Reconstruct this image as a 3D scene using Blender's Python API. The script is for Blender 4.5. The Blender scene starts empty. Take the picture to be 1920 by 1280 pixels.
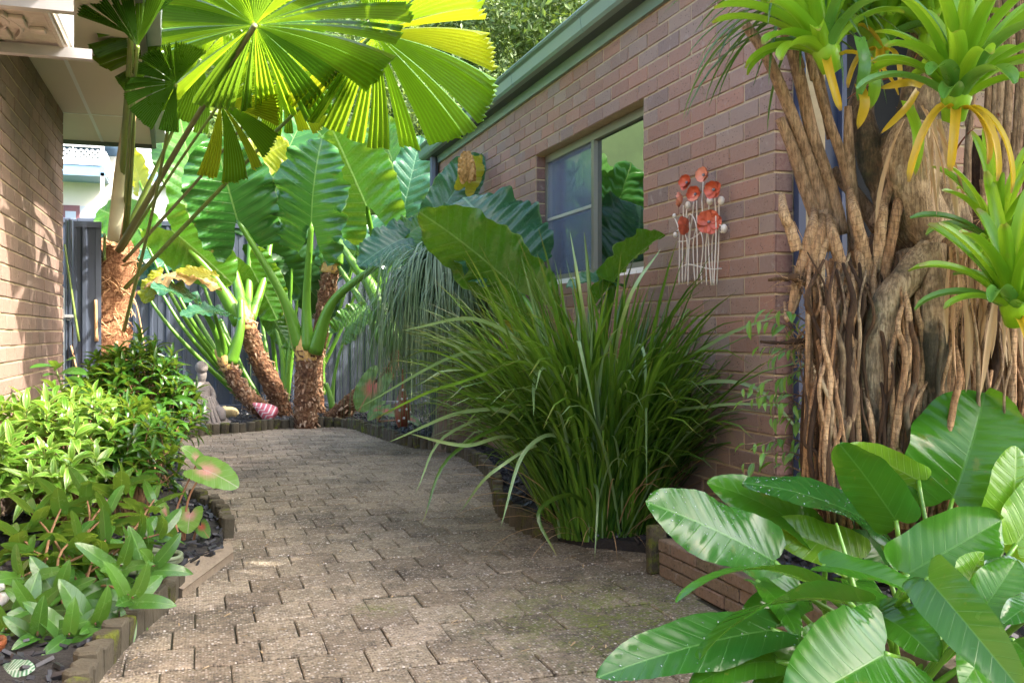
import bpy, math, random
import numpy as np
from mathutils import Matrix, Vector
random.seed(11)
RNG = np.random.RandomState(5)
D = bpy.data
SC = bpy.context.scene
COL = SC.collection
PI = math.pi
# ------------------------------------------------------------------ camera
FPX = 1780.0            # focal length in pixels of the 1920 px wide photograph
VPX, HOR = 375.0, 625.0 # where the walls vanish, eye level
TH = math.atan((960 - VPX) / FPX)
CT, ST = math.cos(TH), math.sin(TH)
EYE = 1.0
cam_d = D.cameras.new('camera')
cam = D.objects.new('camera', cam_d)
COL.objects.link(cam)
cam_d.sensor_width = 36
cam_d.lens = 36 * FPX / 1920
cam_d.shift_y = (HOR - 640) / 1920
cam_d.clip_start = 0.05
cam_d.clip_end = 600
cam.location = (0, 0, EYE)
cam.rotation_euler = (PI / 2, 0, -TH)
SC.camera = cam
# ------------------------------------------------------------------ light
SUN = Vector((0.62, -0.36, 0.72)).normalized()
w = D.worlds.new('World')
SC.world = w
w.use_nodes = True
wn = w.node_tree
wn.nodes.clear()
sky = wn.nodes.new('ShaderNodeTexSky')
sky.sky_type = 'NISHITA'
sky.sun_disc = False
sky.sun_elevation = math.asin(SUN.z)
sky.sun_rotation = math.atan2(SUN.x, SUN.y)
sky.air_density = 0.75
sky.dust_density = 4.5
sky.ozone_density = 0.4
bg = wn.nodes.new('ShaderNodeBackground')
bg.inputs[1].default_value = 0.15
wo = wn.nodes.new('ShaderNodeOutputWorld')
wn.links.new(sky.outputs[0], bg.inputs[0])
wn.links.new(bg.outputs[0], wo.inputs[0])
sd = D.lights.new('sun', 'SUN')
sd.energy = 2.0
sd.angle = math.radians(0.55)
sd.color = (1.0, 0.94, 0.85)
so = D.objects.new('sun', sd)
COL.objects.link(so)
so.rotation_euler = SUN.to_track_quat('Z', 'Y').to_euler()
SC.view_settings.view_transform = 'Standard'
SC.view_settings.look = 'None'
SC.view_settings.gamma = 1
SC.view_settings.use_curve_mapping = False
SC.view_settings.exposure = 3.0

# ------------------------------------------------------------------ geometry helpers
FW = Vector((ST, CT, 0)); RT = Vector((CT, -ST, 0)); UP = Vector((0, 0, 1))
EYEV = Vector((0, 0, EYE))
def ray(px, py): return FW + RT * ((px - 960) / FPX) + UP * ((HOR - py) / FPX)
def P(px, py, Z): return EYEV + ray(px, py) * Z
def G(px, py, z=0.0):
    r = ray(px, py); t = (z - EYE) / r.z
    return EYEV + r * t
def WY(px, py, Y):
    r = ray(px, py); return EYEV + r * (Y / r.y)
def proj(p):
    d = Vector(p) - EYEV; z = d.dot(FW)
    if z < 0.05: return (-9999, -9999, z)
    return (960 + FPX * d.dot(RT) / z, HOR - FPX * d.z / z, z)
def cdir(a, b, c): return (RT * a + UP * b - FW * c).normalized()   # right, up, towards the viewer's side

class T:
    """plain geometry: vertices, faces, one uv and one random number per vertex, material index per face"""
    def __init__(s): s.v = []; s.f = []; s.uv = []; s.r = []; s.m = []
    def add(s, v, f, uv=None, r=0.0, m=0):
        o = len(s.v)
        s.v.extend([tuple(x) for x in v])
        s.f.extend([tuple(i + o for i in q) for q in f])
        s.uv.extend(uv if uv is not None else [(0, 0)] * len(v))
        s.r.extend([r] * len(v)); s.m.extend([m] * len(f))
        return s
    def addT(s, t, M=None, r=None, m=None):
        o = len(s.v)
        if M is not None:
            a = np.array(t.v); M3 = np.array(M.to_3x3()); tr = np.array(M.translation)
            a = a @ M3.T + tr; s.v.extend(map(tuple, a))
        else: s.v.extend(t.v)
        s.f.extend([tuple(i + o for i in q) for q in t.f])
        s.uv.extend(t.uv); s.r.extend(t.r if r is None else [r] * len(t.v))
        s.m.extend(t.m if m is None else [m] * len(t.f))
        return s
    def mesh(s, name, mats, smooth=True):
        me = D.meshes.new(name)
        me.from_pydata(s.v, [], s.f)
        n = len(me.loops)
        vi = np.empty(n, dtype=np.int32); me.loops.foreach_get('vertex_index', vi)
        uvl = me.uv_layers.new(name='UVMap')
        uvl.data.foreach_set('uv', np.array(s.uv, dtype=np.float32)[vi].ravel())
        if any(s.r):
            at = me.attributes.new('rnd', 'FLOAT', 'POINT'); at.data.foreach_set('value', np.array(s.r, dtype=np.float32))
        for m_ in (mats if isinstance(mats, (list, tuple)) else [mats]): me.materials.append(m_)
        if any(s.m): me.polygons.foreach_set('material_index', np.array(s.m, dtype=np.int32))
        if smooth: me.polygons.foreach_set('use_smooth', np.ones(len(me.polygons), dtype=bool))
        me.update()
        return me

def link(name, me, parent=None, M=None):
    o = D.objects.new(name, me)
    COL.objects.link(o)
    if parent is not None: o.parent = parent
    if M is not None: o.matrix_basis = M
    return o
def thing(name, label, cat, loc=(0, 0, 0), group=None):
    o = D.objects.new(name, None); COL.objects.link(o)
    o.location = loc; o.empty_display_size = 0.1
    o['label'] = label; o['category'] = cat
    if group: o['group'] = group
    return o
def tag(o, label, cat, group=None):
    o['label'] = label; o['category'] = cat
    if group: o['group'] = group
    return o
def stuff(o): o['kind'] = 'stuff'; return o
def struct(name, t, mats, smooth=False):
    o = link(name, t.mesh(name, mats, smooth)); o['kind'] = 'structure'; return o
def part(name, t, mats, parent, smooth=True):
    """mesh given in world coordinates, hung under its thing"""
    o = link(name, t.mesh(name, mats, smooth), parent)
    if parent.parent is None: o.matrix_parent_inverse = Matrix.Translation(-parent.location)
    return o

def box(x0, x1, y0, y1, z0, z1, bev=0.0):
    t = T()
    if bev <= 0:
        v = [(x, y, z) for x in (x0, x1) for y in (y0, y1) for z in (z0, z1)]
        t.add(v, [(0, 1, 3, 2), (4, 6, 7, 5), (0, 4, 5, 1), (2, 3, 7, 6), (0, 2, 6, 4), (1, 5, 7, 3)])
        return t
    b = bev; v = []; idx = {}
    for i, X in enumerate((x0, x1)):
        for j, Y in enumerate((y0, y1)):
            for k, Z in enumerate((z0, z1)):
                sx, sy, sz = (1 if i == 0 else -1), (1 if j == 0 else -1), (1 if k == 0 else -1)
                for a, p in enumerate(((X, Y + sy * b, Z + sz * b), (X + sx * b, Y, Z + sz * b), (X + sx * b, Y + sy * b, Z))):
                    idx[(i, j, k, a)] = len(v); v.append(p)
    I = idx; f = []
    f += [(I[0,0,0,0], I[0,0,1,0], I[0,1,1,0], I[0,1,0,0]), (I[1,0,0,0], I[1,1,0,0], I[1,1,1,0], I[1,0,1,0])]
    f += [(I[0,0,0,1], I[1,0,0,1], I[1,0,1,1], I[0,0,1,1]), (I[0,1,0,1], I[0,1,1,1], I[1,1,1,1], I[1,1,0,1])]
    f += [(I[0,0,0,2], I[0,1,0,2], I[1,1,0,2], I[1,0,0,2]), (I[0,0,1,2], I[1,0,1,2], I[1,1,1,2], I[0,1,1,2])]
    for k in (0, 1):
        for i in (0, 1): f.append((I[i,0,k,0], I[i,1,k,0], I[i,1,k,2], I[i,0,k,2]))
        for j in (0, 1): f.append((I[0,j,k,1], I[1,j,k,1], I[1,j,k,2], I[0,j,k,2]))
    for i in (0, 1):
        for j in (0, 1): f.append((I[i,j,0,0], I[i,j,1,0], I[i,j,1,1], I[i,j,0,1]))
    for i in (0, 1):
        for j in (0, 1):
            for k in (0, 1): f.append((I[i,j,k,0], I[i,j,k,1], I[i,j,k,2]))
    t.add(v, f)
    return t
def fixn(o):
    import bmesh
    bm = bmesh.new(); bm.from_mesh(o.data if hasattr(o, 'data') else o)
    bmesh.ops.recalc_face_normals(bm, faces=bm.faces); bm.to_mesh(o.data if hasattr(o, 'data') else o); bm.free()
def obox(c, ax, ay, az, hx, hy, hz):
    """box with its own axes"""
    t = T(); c = Vector(c); v = []
    for i in (-1, 1):
        for j in (-1, 1):
            for k in (-1, 1): v.append(c + ax * (i * hx) + ay * (j * hy) + az * (k * hz))
    t.add(v, [(0, 1, 3, 2), (4, 6, 7, 5), (0, 4, 5, 1), (2, 3, 7, 6), (0, 2, 6, 4), (1, 5, 7, 3)])
    return t
def spline(pts, n):
    pts = [Vector(p) for p in pts]
    if len(pts) == 2: pts = [pts[0], pts[0].lerp(pts[1], 0.5), pts[1]]
    q = [pts[0] * 2 - pts[1]] + pts + [pts[-1] * 2 - pts[-2]]
    out = []; m = len(pts) - 1
    for i in range(n + 1):
        u = i / n * m; k = min(int(u), m - 1); s = u - k
        a, b, c, d = q[k], q[k + 1], q[k + 2], q[k + 3]
        out.append(0.5 * ((2 * b) + (c - a) * s + (2 * a - 5 * b + 4 * c - d) * s * s + (3 * b - a - 3 * c + d) * s ** 3))
    return out
def tube(pts, rad, n=12, sides=8, noise=0.0, seed=0, cap=True, flat=1.0, rings=0.0, ridge=0.0):
    rnd = random.Random(seed)
    c = spline(pts, n); N = len(c); t = T(); v = []; uv = []
    if not isinstance(rad, (list, tuple)): rad = [rad, rad]
    up = None; Ltot = 0
    ph = [rnd.random() * 6.28 for _ in range(6)]
    for i, p in enumerate(c):
        d = (c[min(i + 1, N - 1)] - c[max(i - 1, 0)]).normalized()
        if up is None:
            up = Vector((0, 0, 1)) if abs(d.z) < 0.9 else Vector((1, 0, 0))
        x = d.cross(up)
        if x.length < 1e-4: x = d.cross(Vector((0, 1, 0)))
        x.normalize(); y = x.cross(d).normalized(); up = y
        u = i / (N - 1) * (len(rad) - 1); k = min(int(u), len(rad) - 2) if len(rad) > 1 else 0
        r = rad[k] + (rad[k + 1] - rad[k]) * (u - k)
        if i: Ltot += (p - c[i - 1]).length
        if rings: r *= 1 + rings * (1 if i % 2 else -1)
        for j in range(sides):
            a = 2 * PI * j / sides
            rr = r * (1 + noise * (rnd.random() - 0.5) * 2 + ridge * math.sin(3 * a + ph[0] + 2.1 * math.sin(i * .35 + ph[1])))
            v.append(p + x * (math.cos(a) * rr) + y * (math.sin(a) * rr * flat)); uv.append((j / sides, Ltot))
    f = [(i * sides + j, i * sides + (j + 1) % sides, (i + 1) * sides + (j + 1) % sides, (i + 1) * sides + j) for i in range(N - 1) for j in range(sides)]
    if cap: f.append(tuple(range(sides))[::-1]); f.append(tuple((N - 1) * sides + j for j in range(sides)))
    t.add(v, f, uv); return t
def lathe(prof, n=20, c=(0, 0, 0), sq=1.0):
    t = T(); v = []; uv = []
    for i, (r, z) in enumerate(prof):
        for j in range(n):
            a = 2 * PI * j / n; v.append((c[0] + r * math.cos(a), c[1] + r * math.sin(a) * sq, c[2] + z)); uv.append((j / n, z))
    f = [(i * n + j, i * n + (j + 1) % n, (i + 1) * n + (j + 1) % n, (i + 1) * n + j) for i in range(len(prof) - 1) for j in range(n)]
    t.add(v, f, uv); return t
def ell(c, rx, ry, rz, n=10, m=7):
    prof = [(math.sin(PI * i / m) + 1e-4, -math.cos(PI * i / m)) for i in range(m + 1)]
    l = lathe(prof, n); t = T(); t.add([(c[0] + x * rx, c[1] + y * ry, c[2] + z * rz) for x, y, z in l.v], l.f, l.uv); return t

# leaves -------------------------------------------------------------
def big_leaf(L, W, lobe=0.28, kind='ear', nu=8, nv=40, N=9, corr=0.012, wave=0.03, fold=0.1, bend=0.5, seed=0, cup=0.0, twist=0.0, wfreq=None, crumple=0.0):
    rnd = random.Random(seed); t = T()
    ph = [rnd.random() * 6.28 for _ in range(8)]
    def half(v):
        if kind == 'ear': return (1 - v) ** 0.60 * (0.92 + 1.08 * v)
        if kind == 'oblong': return (1 - v) ** 0.5 * (0.80 + 1.0 * v)
        if kind == 'phil': return (1 - v) ** 0.60 * (0.86 + 0.95 * v)
        if kind == 'heart': return (1 - v) ** 0.62 * (0.96 + 0.75 * v)
        if kind == 'lance': return (1 - v) ** 0.75 * (0.7 + 1.5 * v)
        return 1 - v
    xc = 0.52
    fq = wfreq or 17
    sample = []
    for i in range(nv + 1):
        t0 = i / nv; v = -lobe + (1 + lobe) * (1 - (1 - t0) ** 1.25); sample.append(min(v, 0.9995))
    rows = []
    for v in sample:
        if v < 0 and lobe > 0:
            r = min(1, -v / lobe); q = math.sqrt(max(0, 1 - r * r))
            out = xc + (half(0) - xc) * q; inn = xc * (1 - q ** 1.0) * 0.9 + 0.10 * min(1, r * 4)
        else: out = half(v); inn = 0.0
        rows.append((v, inn * W / 2, out * W / 2))
    sgn = 1 if bend >= 0 else -1
    for side in (-1, 1):
        V = []; U = []
        for v, inn, out in rows:
            for k in range(nu + 1):
                s = k / nu; x = inn + (out - inn) * s; ab = x / (W / 2)
                rel = x / max(out, 1e-5)
                uy = (v + 0.3) / 1.3
                q = uy * N - ab * 1.7
                z = fold * x + corr * W * math.sin(2 * PI * q) * min(1, ab * 2.2)
                z += wave * W * rel ** 3 * (math.sin(v * fq + ph[0] + side) + 0.6 * math.sin(v * fq * 1.9 + ph[1] + side * 2))
                z += crumple * W * (math.sin(x * 31 / W + ph[2] + v * 9) * math.sin(v * 23 + ph[3] * side))
                rip = 1 + 0.02 * math.sin(v * fq * 3.1 + ph[4] * side) * rel
                xx = x * rip
                if cup:
                    R = 1.0 / (cup / (W / 2)); a = xx / R; xx, zz = R * math.sin(a), R * (1 - math.cos(a)); z += zz
                if twist:
                    a = twist * v * side; xx, z = xx * math.cos(twist * v) - z * math.sin(twist * v) * side, z * math.cos(twist * v) + side * xx * math.sin(twist * v)
                # bend along the length
                y = v * L
                if abs(bend) > 1e-3:
                    R = L / bend; a = y / R; y2 = (R - z) * math.sin(a) if True else 0
                    z2 = -(R - (R - z) * math.cos(a)) + 2 * 0
                    # centre of curvature below (bend > 0 droops)
                    y2 = (R + z) * math.sin(a); z2 = (R + z) * math.cos(a) - R
                else: y2, z2 = y, z
                V.append((side * xx, y2, z2)); U.append((0.5 + 0.5 * side * ab, uy))
        n1 = nu + 1
        F = []
        for i in range(nv):
            for k in range(nu):
                q = (i * n1 + k, i * n1 + k + 1, (i + 1) * n1 + k + 1, (i + 1) * n1 + k)
                F.append(q if side > 0 else q[::-1])
        t.add(V, F, U)
    # bring the tip back onto +Y at distance L
    tip = Vector(t.v[nv * (nu + 1)])
    a = math.atan2(tip.z, tip.y); sc = L / max(1e-5, math.hypot(tip.y, tip.z))
    ca, sa = math.cos(-a), math.sin(-a)
    t.v = [(x, (y * ca - z * sa) * sc, (y * sa + z * ca) * sc) for x, y, z in t.v]
    return t
def leaf_matrix(att, tip, nrm):
    y = (Vector(tip) - Vector(att)).normalized(); z = Vector(nrm); z = (z - y * z.dot(y)).normalized(); x = y.cross(z)
    M = Matrix((x, y, z)).transposed().to_4x4(); M.translation = Vector(att); return M
def strap(L, W, a0, a1, n=8, fold=0.25, prof='grass', side=0.0, p=1.0, seed=0, twist=0.0):
    """arching strap leaf: origin at its base, grows along +Y, elevation turns from a0 to a1 (radians)"""
    t = T(); V = []; U = []; y = z = x = 0.0; ds = L / n
    for i in range(n + 1):
        s = i / n; a = a0 + (a1 - a0) * s ** p
        if prof == 'grass': w = W * (0.75 + 0.5 * s) * (1 - s ** 5) + 0.0006
        elif prof == 'brom': w = W * (1.25 - 0.35 * s) * min(1.0, (1.02 - s) * 7) ** 0.5
        else: w = W * math.sin(PI * min(1, 0.08 + 0.92 * s)) ** 0.7 + 0.0008
        sa, ca = math.sin(a), math.cos(a)
        for k in (-1, -0.5, 0, 0.5, 1) if prof == 'brom' else (-1, 0, 1):
            lift = fold * (k * k if prof == 'brom' else abs(k)) * w
            ct, st = math.cos(twist * s), math.sin(twist * s)
            kx, kz = k * w / 2 * ct - lift * st, k * w / 2 * st + lift * ct
            V.append((x + kx, y - sa * kz, z + ca * kz)); U.append((0.5 + k / 2, s))
        y += ca * ds; z += sa * ds; x += side * ds * s
    m = 5 if prof == 'brom' else 3
    F = [(i * m + k, i * m + k + 1, (i + 1) * m + k + 1, (i + 1) * m + k) for i in range(n) for k in range(m - 1)]
    t.add(V, F, U); return t
def small_leaf(L, W, fold=0.2, bend=0.5, n=5):
    t = T(); V = []; U = []
    for i in range(n + 1):
        s = i / n; w = W * (math.sin(PI * (0.04 + 0.96 * s) ** 0.85) ** 0.85 if s < 1 else 0.02) + 0.0004
        R = L / bend; a = s * bend
        for k in (-1, 0, 1): V.append((k * w / 2, R * math.sin(a), R * (math.cos(a) - 1) + fold * abs(k) * w)); U.append((0.5 + k / 2, s))
    F = [(i * 3 + k, i * 3 + k + 1, (i + 1) * 3 + k + 1, (i + 1) * 3 + k) for i in range(n) for k in (0, 1)]
    t.add(V, F, U); return t

class Parts:
    """collects alike pieces; the largest in view become objects, the rest one joined mesh of kind stuff"""
    def __init__(s, tmpls, mats, name, smooth=True):
        s.t = tmpls; s.mats = mats; s.name = name; s.items = []; s.sm = smooth; s.me = {}
    def put(s, k, M): s.items.append((k, M))
    def done(s, parent, nmax=300, rest='foliage', loc=None):
        loc = parent.location if loc is None else loc
        def key(it):
            px, py, z = proj(it[1].translation)
            inside = -60 < px < 1980 and -60 < py < 1340 and z > 0
            return (0 if inside else 1, z if inside else abs(z))
        s.items.sort(key=key)
        inv = Matrix.Translation(-Vector(loc))
        objs = []
        for k, M in s.items[:nmax]:
            if k not in s.me: s.me[k] = s.t[k].mesh(s.name, s.mats, s.sm)
            objs.append(link(s.name, s.me[k], parent, inv @ M))
        if len(s.items) > nmax:
            j = T(); rnd = random.Random(3)
            for k, M in s.items[nmax:]: j.addT(s.t[k], inv @ M, r=0.05 + rnd.random())
            o = link(rest, j.mesh(rest, s.mats, s.sm), parent); stuff(o)
        return objs
def RM(loc, az=0.0, el=0.0, roll=0.0, s=1.0):
    """place a +Y growing template: azimuth about Z, tilt, roll about its own axis"""
    return Matrix.Translation(Vector(loc)) @ Matrix.Rotation(az, 4, 'Z') @ Matrix.Rotation(el, 4, 'X') @ Matrix.Rotation(roll, 4, 'Y') @ Matrix.Scale(s, 4)

# ------------------------------------------------------------------ materials
class NB:
    def __init__(s, name):
        s.m = D.materials.new(name); s.m.use_nodes = True; s.n = s.m.node_tree.nodes; s.l = s.m.node_tree.links; s.n.clear()
        s.out = s.n.new('ShaderNodeOutputMaterial')
    def node(s, typ, ins=None, **kw):
        n = s.n.new(typ)
        for k, v in kw.items(): setattr(n, k, v)
        for k, v in (ins or {}).items():
            if isinstance(v, bpy.types.NodeSocket): s.l.new(v, n.inputs[k])
            else: n.inputs[k].default_value = v
        return n
    def math(s, op, a, b=0.0, c=0.0, clamp=False):
        n = s.n.new('ShaderNodeMath'); n.operation = op; n.use_clamp = clamp
        for i, v in enumerate((a, b, c)):
            if isinstance(v, bpy.types.NodeSocket): s.l.new(v, n.inputs[i])
            else: n.inputs[i].default_value = v
        return n.outputs[0]
    def mix(s, f, a, b, mode='MIX'):
        n = s.n.new('ShaderNodeMix'); n.data_type = 'RGBA'; n.blend_type = mode
        for i, v in ((0, f), (6, a), (7, b)):
            if isinstance(v, bpy.types.NodeSocket): s.l.new(v, n.inputs[i])
            elif i == 0: n.inputs[0].default_value = v
            else: n.inputs[i].default_value = (v[0], v[1], v[2], 1)
        return n.outputs[2]
    def noise(s, scale, vec=None, detail=4, rough=0.55, out=0):
        n = s.node('ShaderNodeTexNoise', {'Scale': scale, 'Detail': detail, 'Roughness': rough})
        if vec is not None: s.l.new(vec, n.inputs['Vector'])
        return n.outputs[out]
    def pos(s): return s.node('ShaderNodeNewGeometry').outputs['Position']
    def obj(s): return s.node('ShaderNodeTexCoord').outputs['Object']
    def ramp(s, f, stops, interp='LINEAR'):
        n = s.n.new('ShaderNodeValToRGB'); n.color_ramp.interpolation = interp; e = n.color_ramp.elements
        while len(e) < len(stops): e.new(0.5)
        for i, (p, c) in enumerate(stops): e[i].position = p; e[i].color = (c[0], c[1], c[2], 1) if not isinstance(c, (int, float)) else (c, c, c, 1)
        s.l.new(f, n.inputs[0]); return n.outputs[0]
    def rnd(s):
        a = s.node('ShaderNodeAttribute', attribute_name='rnd').outputs['Fac']
        o = s.node('ShaderNodeObjectInfo').outputs['Random']
        q = s.math('ADD', s.math('MULTIPLY', a, 97.31), s.math('MULTIPLY', o, 13.7))
        n = s.node('ShaderNodeTexWhiteNoise', noise_dimensions='1D'); s.l.new(q, n.inputs['W']); return n
    def bump(s, h, dist=0.01, strength=1.0, normal=None):
        n = s.node('ShaderNodeBump', {'Height': h, 'Distance': dist, 'Strength': strength})
        if normal is not None: s.l.new(normal, n.inputs['Normal'])
        return n.outputs[0]
    def prin(s, col, rough=0.6, nrm=None, spec=0.5, metal=0.0, **kw):
        n = s.n.new('ShaderNodeBsdfPrincipled')
        for k, v in (('Base Color', col), ('Roughness', rough), ('Specular IOR Level', spec), ('Metallic', metal)):
            if isinstance(v, bpy.types.NodeSocket): s.l.new(v, n.inputs[k])
            else: n.inputs[k].default_value = (v[0], v[1], v[2], 1) if k == 'Base Color' else v
        if nrm is not None: s.l.new(nrm, n.inputs['Normal'])
        return n.outputs[0]
    def end(s, sh): s.l.new(sh, s.out.inputs[0]); return s.m

def simple(name, col, rough=0.6, metal=0.0, var=0.15, scale=8, bump=0.0, bscale=60, spec=0.5):
    b = NB(name); p = b.pos(); n = b.noise(scale, p)
    c = b.mix(b.math('MULTIPLY', n, 1.0), [x * (1 - var) for x in col], [min(1, x * (1 + var)) for x in col])
    nr = b.bump(b.noise(bscale, p), bump, 1.0) if bump else None
    return b.end(b.prin(c, rough, nr, spec, metal))

def leaf_mat(name, col, col2, vein=None, N=9, rough=0.35, trans=0.35, tcol=None, margin=None, mid=0.035, pale=None, bumpy=0.002, centre=None, spec=0.5, small=False, vw=(0.945, 0.995), spot=None, wear=0.0, vstr=0.6, streak=0.0, pleat=0.0, tipb=0.0):
    """thin leaf: glossy front, light passing through, veins and margin read from the blade's own uv"""
    b = NB(name); rn = b.rnd(); uv = b.node('ShaderNodeUVMap', uv_map='UVMap').outputs[0]
    sp = b.node('ShaderNodeSeparateXYZ'); b.l.new(uv, sp.inputs[0]); U, V = sp.outputs[0], sp.outputs[1]
    au = b.math('ABSOLUTE', b.math('MULTIPLY_ADD', U, 2.0, -1.0))
    nz = b.noise(9.0 if not small else 14.0, b.pos(), 5)
    f = b.math('MULTIPLY_ADD', b.math('SUBTRACT', nz, 0.5), 1.1, b.math('MULTIPLY_ADD', rn.outputs[0], 0.9, 0.05), clamp=True)
    c = b.mix(f, col, col2)
    h = nz
    if streak:
        mp_ = b.node('ShaderNodeMapping', {'Vector': uv, 'Scale': (26, 1.6, 1)}); sn = b.noise(1.0, mp_.outputs[0], 3)
        c = b.mix(b.math('MULTIPLY', b.ramp(sn, [(.35, 0.0), (.7, 1.0)]), streak), c, [x * .55 for x in col]); c = b.mix(b.math('MULTIPLY', b.ramp(V, [(0.0, 1.0), (.35, 0.0)]), .5), c, [min(1, x * 1.5) for x in col2])
    if pleat:
        pm = b.ramp(U, [(.57, 0.0), (.62, 1.0), (.66, 1.0), (.72, 0.0)]); c = b.mix(b.math('MULTIPLY', pm, pleat), c, [x * .35 for x in col]); pr_ = b.ramp(U, [(.725, 0.0), (.745, 1.0)]); c = b.mix(b.math('MULTIPLY', pr_, pleat * .8), c, [min(1, x * 1.9) for x in col2])
    if spot:
        sm = b.math('GREATER_THAN', b.noise(38.0, uv, 3), 0.62); c = b.mix(b.math('MULTIPLY', sm, 0.8), c, spot)
    if centre:
        d = b.math('POWER', b.math('ADD', b.math('POWER', b.math('MULTIPLY', au, 0.9), 2.0), b.math('POWER', b.math('MULTIPLY', b.math('SUBTRACT', V, 0.30), 1.9), 2.0)), 0.5)
        cm = b.ramp(b.math('ADD', d, b.math('MULTIPLY', b.math('SUBTRACT', b.noise(7.0, uv, 4), 0.5), 0.5)), [(0.12, 1.0), (0.62, 0.0)])
        c = b.mix(cm, c, centre)
    if vein:
        q = b.math('SUBTRACT', b.math('MULTIPLY', V, float(N)), b.math('MULTIPLY', au, 1.7))
        fr = b.math('FRACT', b.math('ADD', q, 0.25)); tri = b.math('ABSOLUTE', b.math('MULTIPLY_ADD', fr, 2.0, -1.0))
        vm = b.ramp(tri, [(vw[0], 0.0), (vw[1], 1.0)])
        fade = b.math('SUBTRACT', 1.0, b.math('MULTIPLY', au, 0.55)); vm = b.math('MULTIPLY', vm, fade)
        mm = b.math('LESS_THAN', au, mid)
        vv = b.math('MAXIMUM', vm, mm)
        c = b.mix(b.math('MULTIPLY', vv, vstr), c, vein)
        h = b.math('ADD', b.math('MULTIPLY', vv, 0.6), b.math('MULTIPLY', nz, 0.4))
        q2 = b.math('ABSOLUTE', b.math('MULTIPLY_ADD', b.math('FRACT', b.math('MULTIPLY', q, 3.0)), 2.0, -1.0))
        c = b.mix(b.math('MULTIPLY', b.ramp(q2, [(0.8, 0.0), (1.0, 1.0)]), 0.07), c, vein)
        h = b.math('ADD', h, b.math('MULTIPLY', q2, 0.08))
    elif small:
        mm = b.ramp(au, [(0.0, 1.0), (0.16, 0.0)]); c = b.mix(b.math('MULTIPLY', mm, 0.5), c, [min(1, x * 1.9) for x in col2])
        h = b.math('ADD', mm, nz)
    if pale:
        em = b.ramp(au, [(0.55, 0.0), (0.95, 1.0)]); c = b.mix(b.math('MULTIPLY', em, b.math('MULTIPLY_ADD', rn.outputs[0], 0.7, 0.2)), c, pale)
    if margin:
        em = b.ramp(au, [(0.955, 0.0), (0.985, 1.0)]); c = b.mix(b.math('MULTIPLY', em, 0.6), c, margin)
    if tipb:
        c = b.mix(b.math('MULTIPLY', b.ramp(b.math('ADD', V, b.math('MULTIPLY', b.math('SUBTRACT', nz, .5), .12)), [(.90, 0.0), (.97, 1.0)]), tipb), c, (0.22, 0.12, 0.04))
    if wear > 0:
        wm = b.ramp(b.noise(11.0, b.pos(), 6, 0.75), [(0.60, 0.0), (0.66, 1.0)]); c = b.mix(b.math('MULTIPLY', wm, wear), c, (0.20, 0.12, 0.03))
    nr = b.bump(h, bumpy, 1.0)
    rg = b.math('MULTIPLY_ADD', b.noise(30.0, b.pos(), 3), 0.25, rough - 0.12)
    pr = b.prin(c, rg, nr, spec)
    tc = tcol or (0.45, 0.62, 0.05)
    tcc = b.mix(0.55, c, tc, 'MIX')
    tr = b.node('ShaderNodeBsdfTranslucent', {'Color': tcc, 'Normal': nr}).outputs[0]
    mx = b.node('ShaderNodeMixShader', {0: trans}); b.l.new(pr, mx.inputs[1]); b.l.new(tr, mx.inputs[2])
    return b.end(mx.outputs[0])

def brick_mat(name, stops, pits=0.5, stain=None):
    b = NB(name); rn = b.rnd(); p = b.pos()
    c = b.ramp(rn.outputs[0], stops)
    v = b.node('ShaderNodeTexVoronoi', {'Scale': 62.0}); b.l.new(p, v.inputs['Vector'])
    n = b.noise(60, p, 6, 0.7)
    c = b.mix(b.math('MULTIPLY', b.ramp(n, [(0.35, 0.0), (0.7, 1.0)]), 0.35), c, (0.34, 0.25, 0.20))
    n2 = b.noise(5, p, 5)
    c = b.mix(b.math('MULTIPLY', n2, 0.28), c, (0.13, 0.10, 0.085))
    pit = b.math('MULTIPLY', b.ramp(v.outputs[0], [(0.12, 1.0), (0.26, 0.0)]), b.ramp(b.noise(12, p, 3), [(0.40, 0.0), (0.58, 1.0)]))
    c = b.mix(b.math('MULTIPLY', pit, pits), c, (0.035, 0.028, 0.025))
    bl = b.ramp(b.noise(22, p, 4, 0.6), [(0.60, 0.0), (0.72, 1.0)])
    c = b.mix(b.math('MULTIPLY', bl, b.math('MULTIPLY', rn.outputs[0], 0.4)), c, (0.42, 0.38, 0.34))
    if stain:
        sz = b.node('ShaderNodeSeparateXYZ'); b.l.new(p, sz.inputs[0])
        lo = b.ramp(b.math('ADD', sz.outputs[2], b.math('MULTIPLY', n2, 0.5)), [(0.25, 1.0), (0.85, 0.0)])
        c = b.mix(b.math('MULTIPLY', lo, 0.55), c, stain)
    h = b.math('SUBTRACT', b.math('MULTIPLY', n, 0.5), pit)
    return b.end(b.prin(c, 0.85, b.bump(h, 0.003, 0.9), 0.25))
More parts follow.
